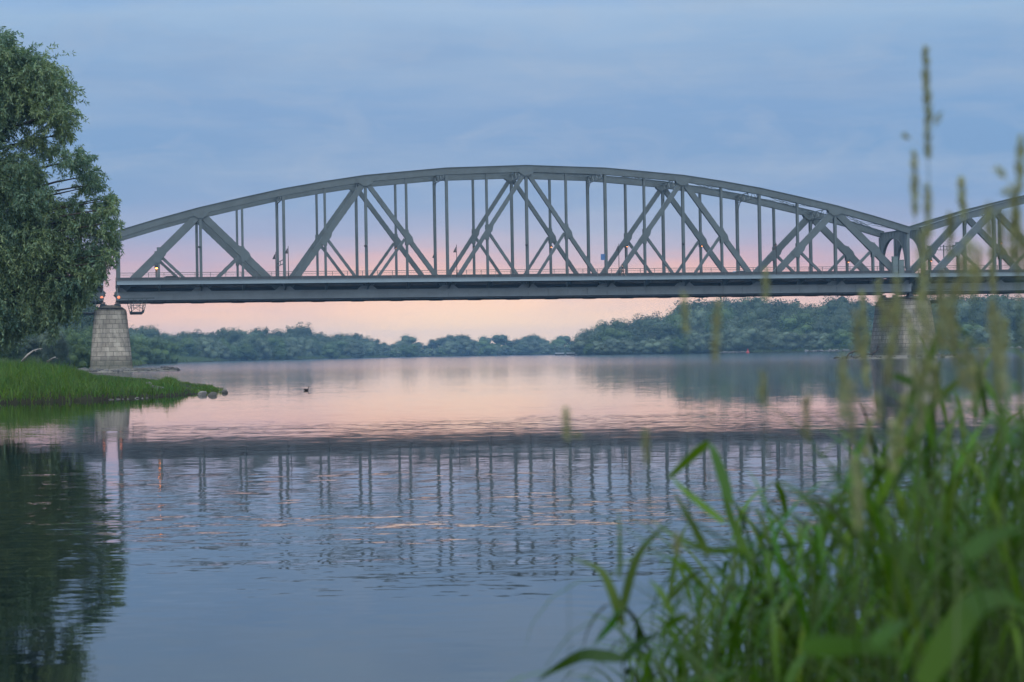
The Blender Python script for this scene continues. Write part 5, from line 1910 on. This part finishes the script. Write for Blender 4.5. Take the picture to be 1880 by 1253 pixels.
reed_plant('reed plant with dark crossing blades standing before the water gleam', (1600, 870), 2.3, 0.02, [
    ([(1590, 990), (1560, 900), (1575, 830), (1610, 760)], 0.012), ([(1600, 960), (1640, 880), (1690, 840), (1750, 820)], 0.013), ([(1560, 1010), (1500, 940), (1460, 900), (1420, 880)], 0.010), ([(1610, 930), (1650, 840), (1690, 750)], 0.012)])
reed_plant('reed plant with a bright diagonal blade over the grass-hidden pier', (1690, 640), 2.3, 0.0, [
    ([(1650, 780), (1690, 700), (1720, 620), (1728, 560)], 0.013), ([(1640, 690), (1700, 712), (1760, 740)], 0.012), ([(1670, 830), (1700, 760), (1760, 700), (1810, 670)], 0.012), ([(1735, 560), (1760, 600), (1800, 640)], 0.008)])

# the undergrowth nobody could count
UV_, UT_ = [], []
for k in range(400):
    px = 1140 + 860 * FR.rand() ** 0.75
    Y = FR.uniform(2.2, 4.6)
    py = dense_top(px) + FR.uniform(40, 330)
    tip = at(px, min(py, 1300), Y)
    bx, by = tip.x + FR.normal() * 0.06, min(Y, 4.3 + 0.2 * tip.x)
    gz = ground_near(bx, by)
    pts = stem_curve((bx, by, gz - 0.03), tip, (FR.normal() * 0.02, FR.normal() * 0.02, 0), 6)
    UV_.append(strip(pts, np.linspace(0.0035, 0.002, 6), (0, 1, 0.1)))
    UT_.append(np.full((5, 2), 0.5))
    H = tip.z - gz
    for j in range(11):
        f = 1 - 0.065 * j / max(H, 0.3) * FR.uniform(0.7, 1.3)
        if f < 0.1:
            break
        p0 = np.array([np.interp(f, np.linspace(0, 1, 6), pts[:, c_]) for c_ in range(3)])
        lp = leaf_path(p0, FR.uniform(0, 6.28), FR.uniform(0.4, 1.25), FR.uniform(0.12, 0.32), FR.uniform(0.8, 3.1), 9)
        UV_.append(strip(lp, leaf_w(9, FR.uniform(0.005, 0.010) * (1.6 if FR.rand() < 0.15 else 1.0))))
        UT_.append(np.repeat(np.array([[max(0.12, 0.5 + FR.normal() * 0.22), np.clip(0.5 + FR.normal() * 0.3, 0, 1)]]), 8, 0))
o = link(bpy.data.objects.new('grass_undergrowth', quads('grass_undergrowth', np.concatenate(UV_), M['reed'], np.concatenate(UT_))))
tag(o, 'dense blurred green grass undergrowth filling the corner by the water', 'grass', kind='stuff')

# ------------------------------------------------------------------ evening haze over the river
hb = MB()
hb.box(-2600, 2600, -90, 3100, -1.9, 34.0)
hm = bpy.data.materials.new('river_haze')
hm.use_nodes = True
hm.node_tree.nodes.clear()
vn = hm.node_tree.nodes.new('ShaderNodeVolumePrincipled')
vn.inputs['Color'].default_value = (0.32, 0.62, 1.0, 1)
vn.inputs['Density'].default_value = 0.00019
ho = hm.node_tree.nodes.new('ShaderNodeOutputMaterial')
hm.node_tree.links.new(vn.outputs[0], ho.inputs['Volume'])
tag(hb.build('haze', hm), kind='stuff')
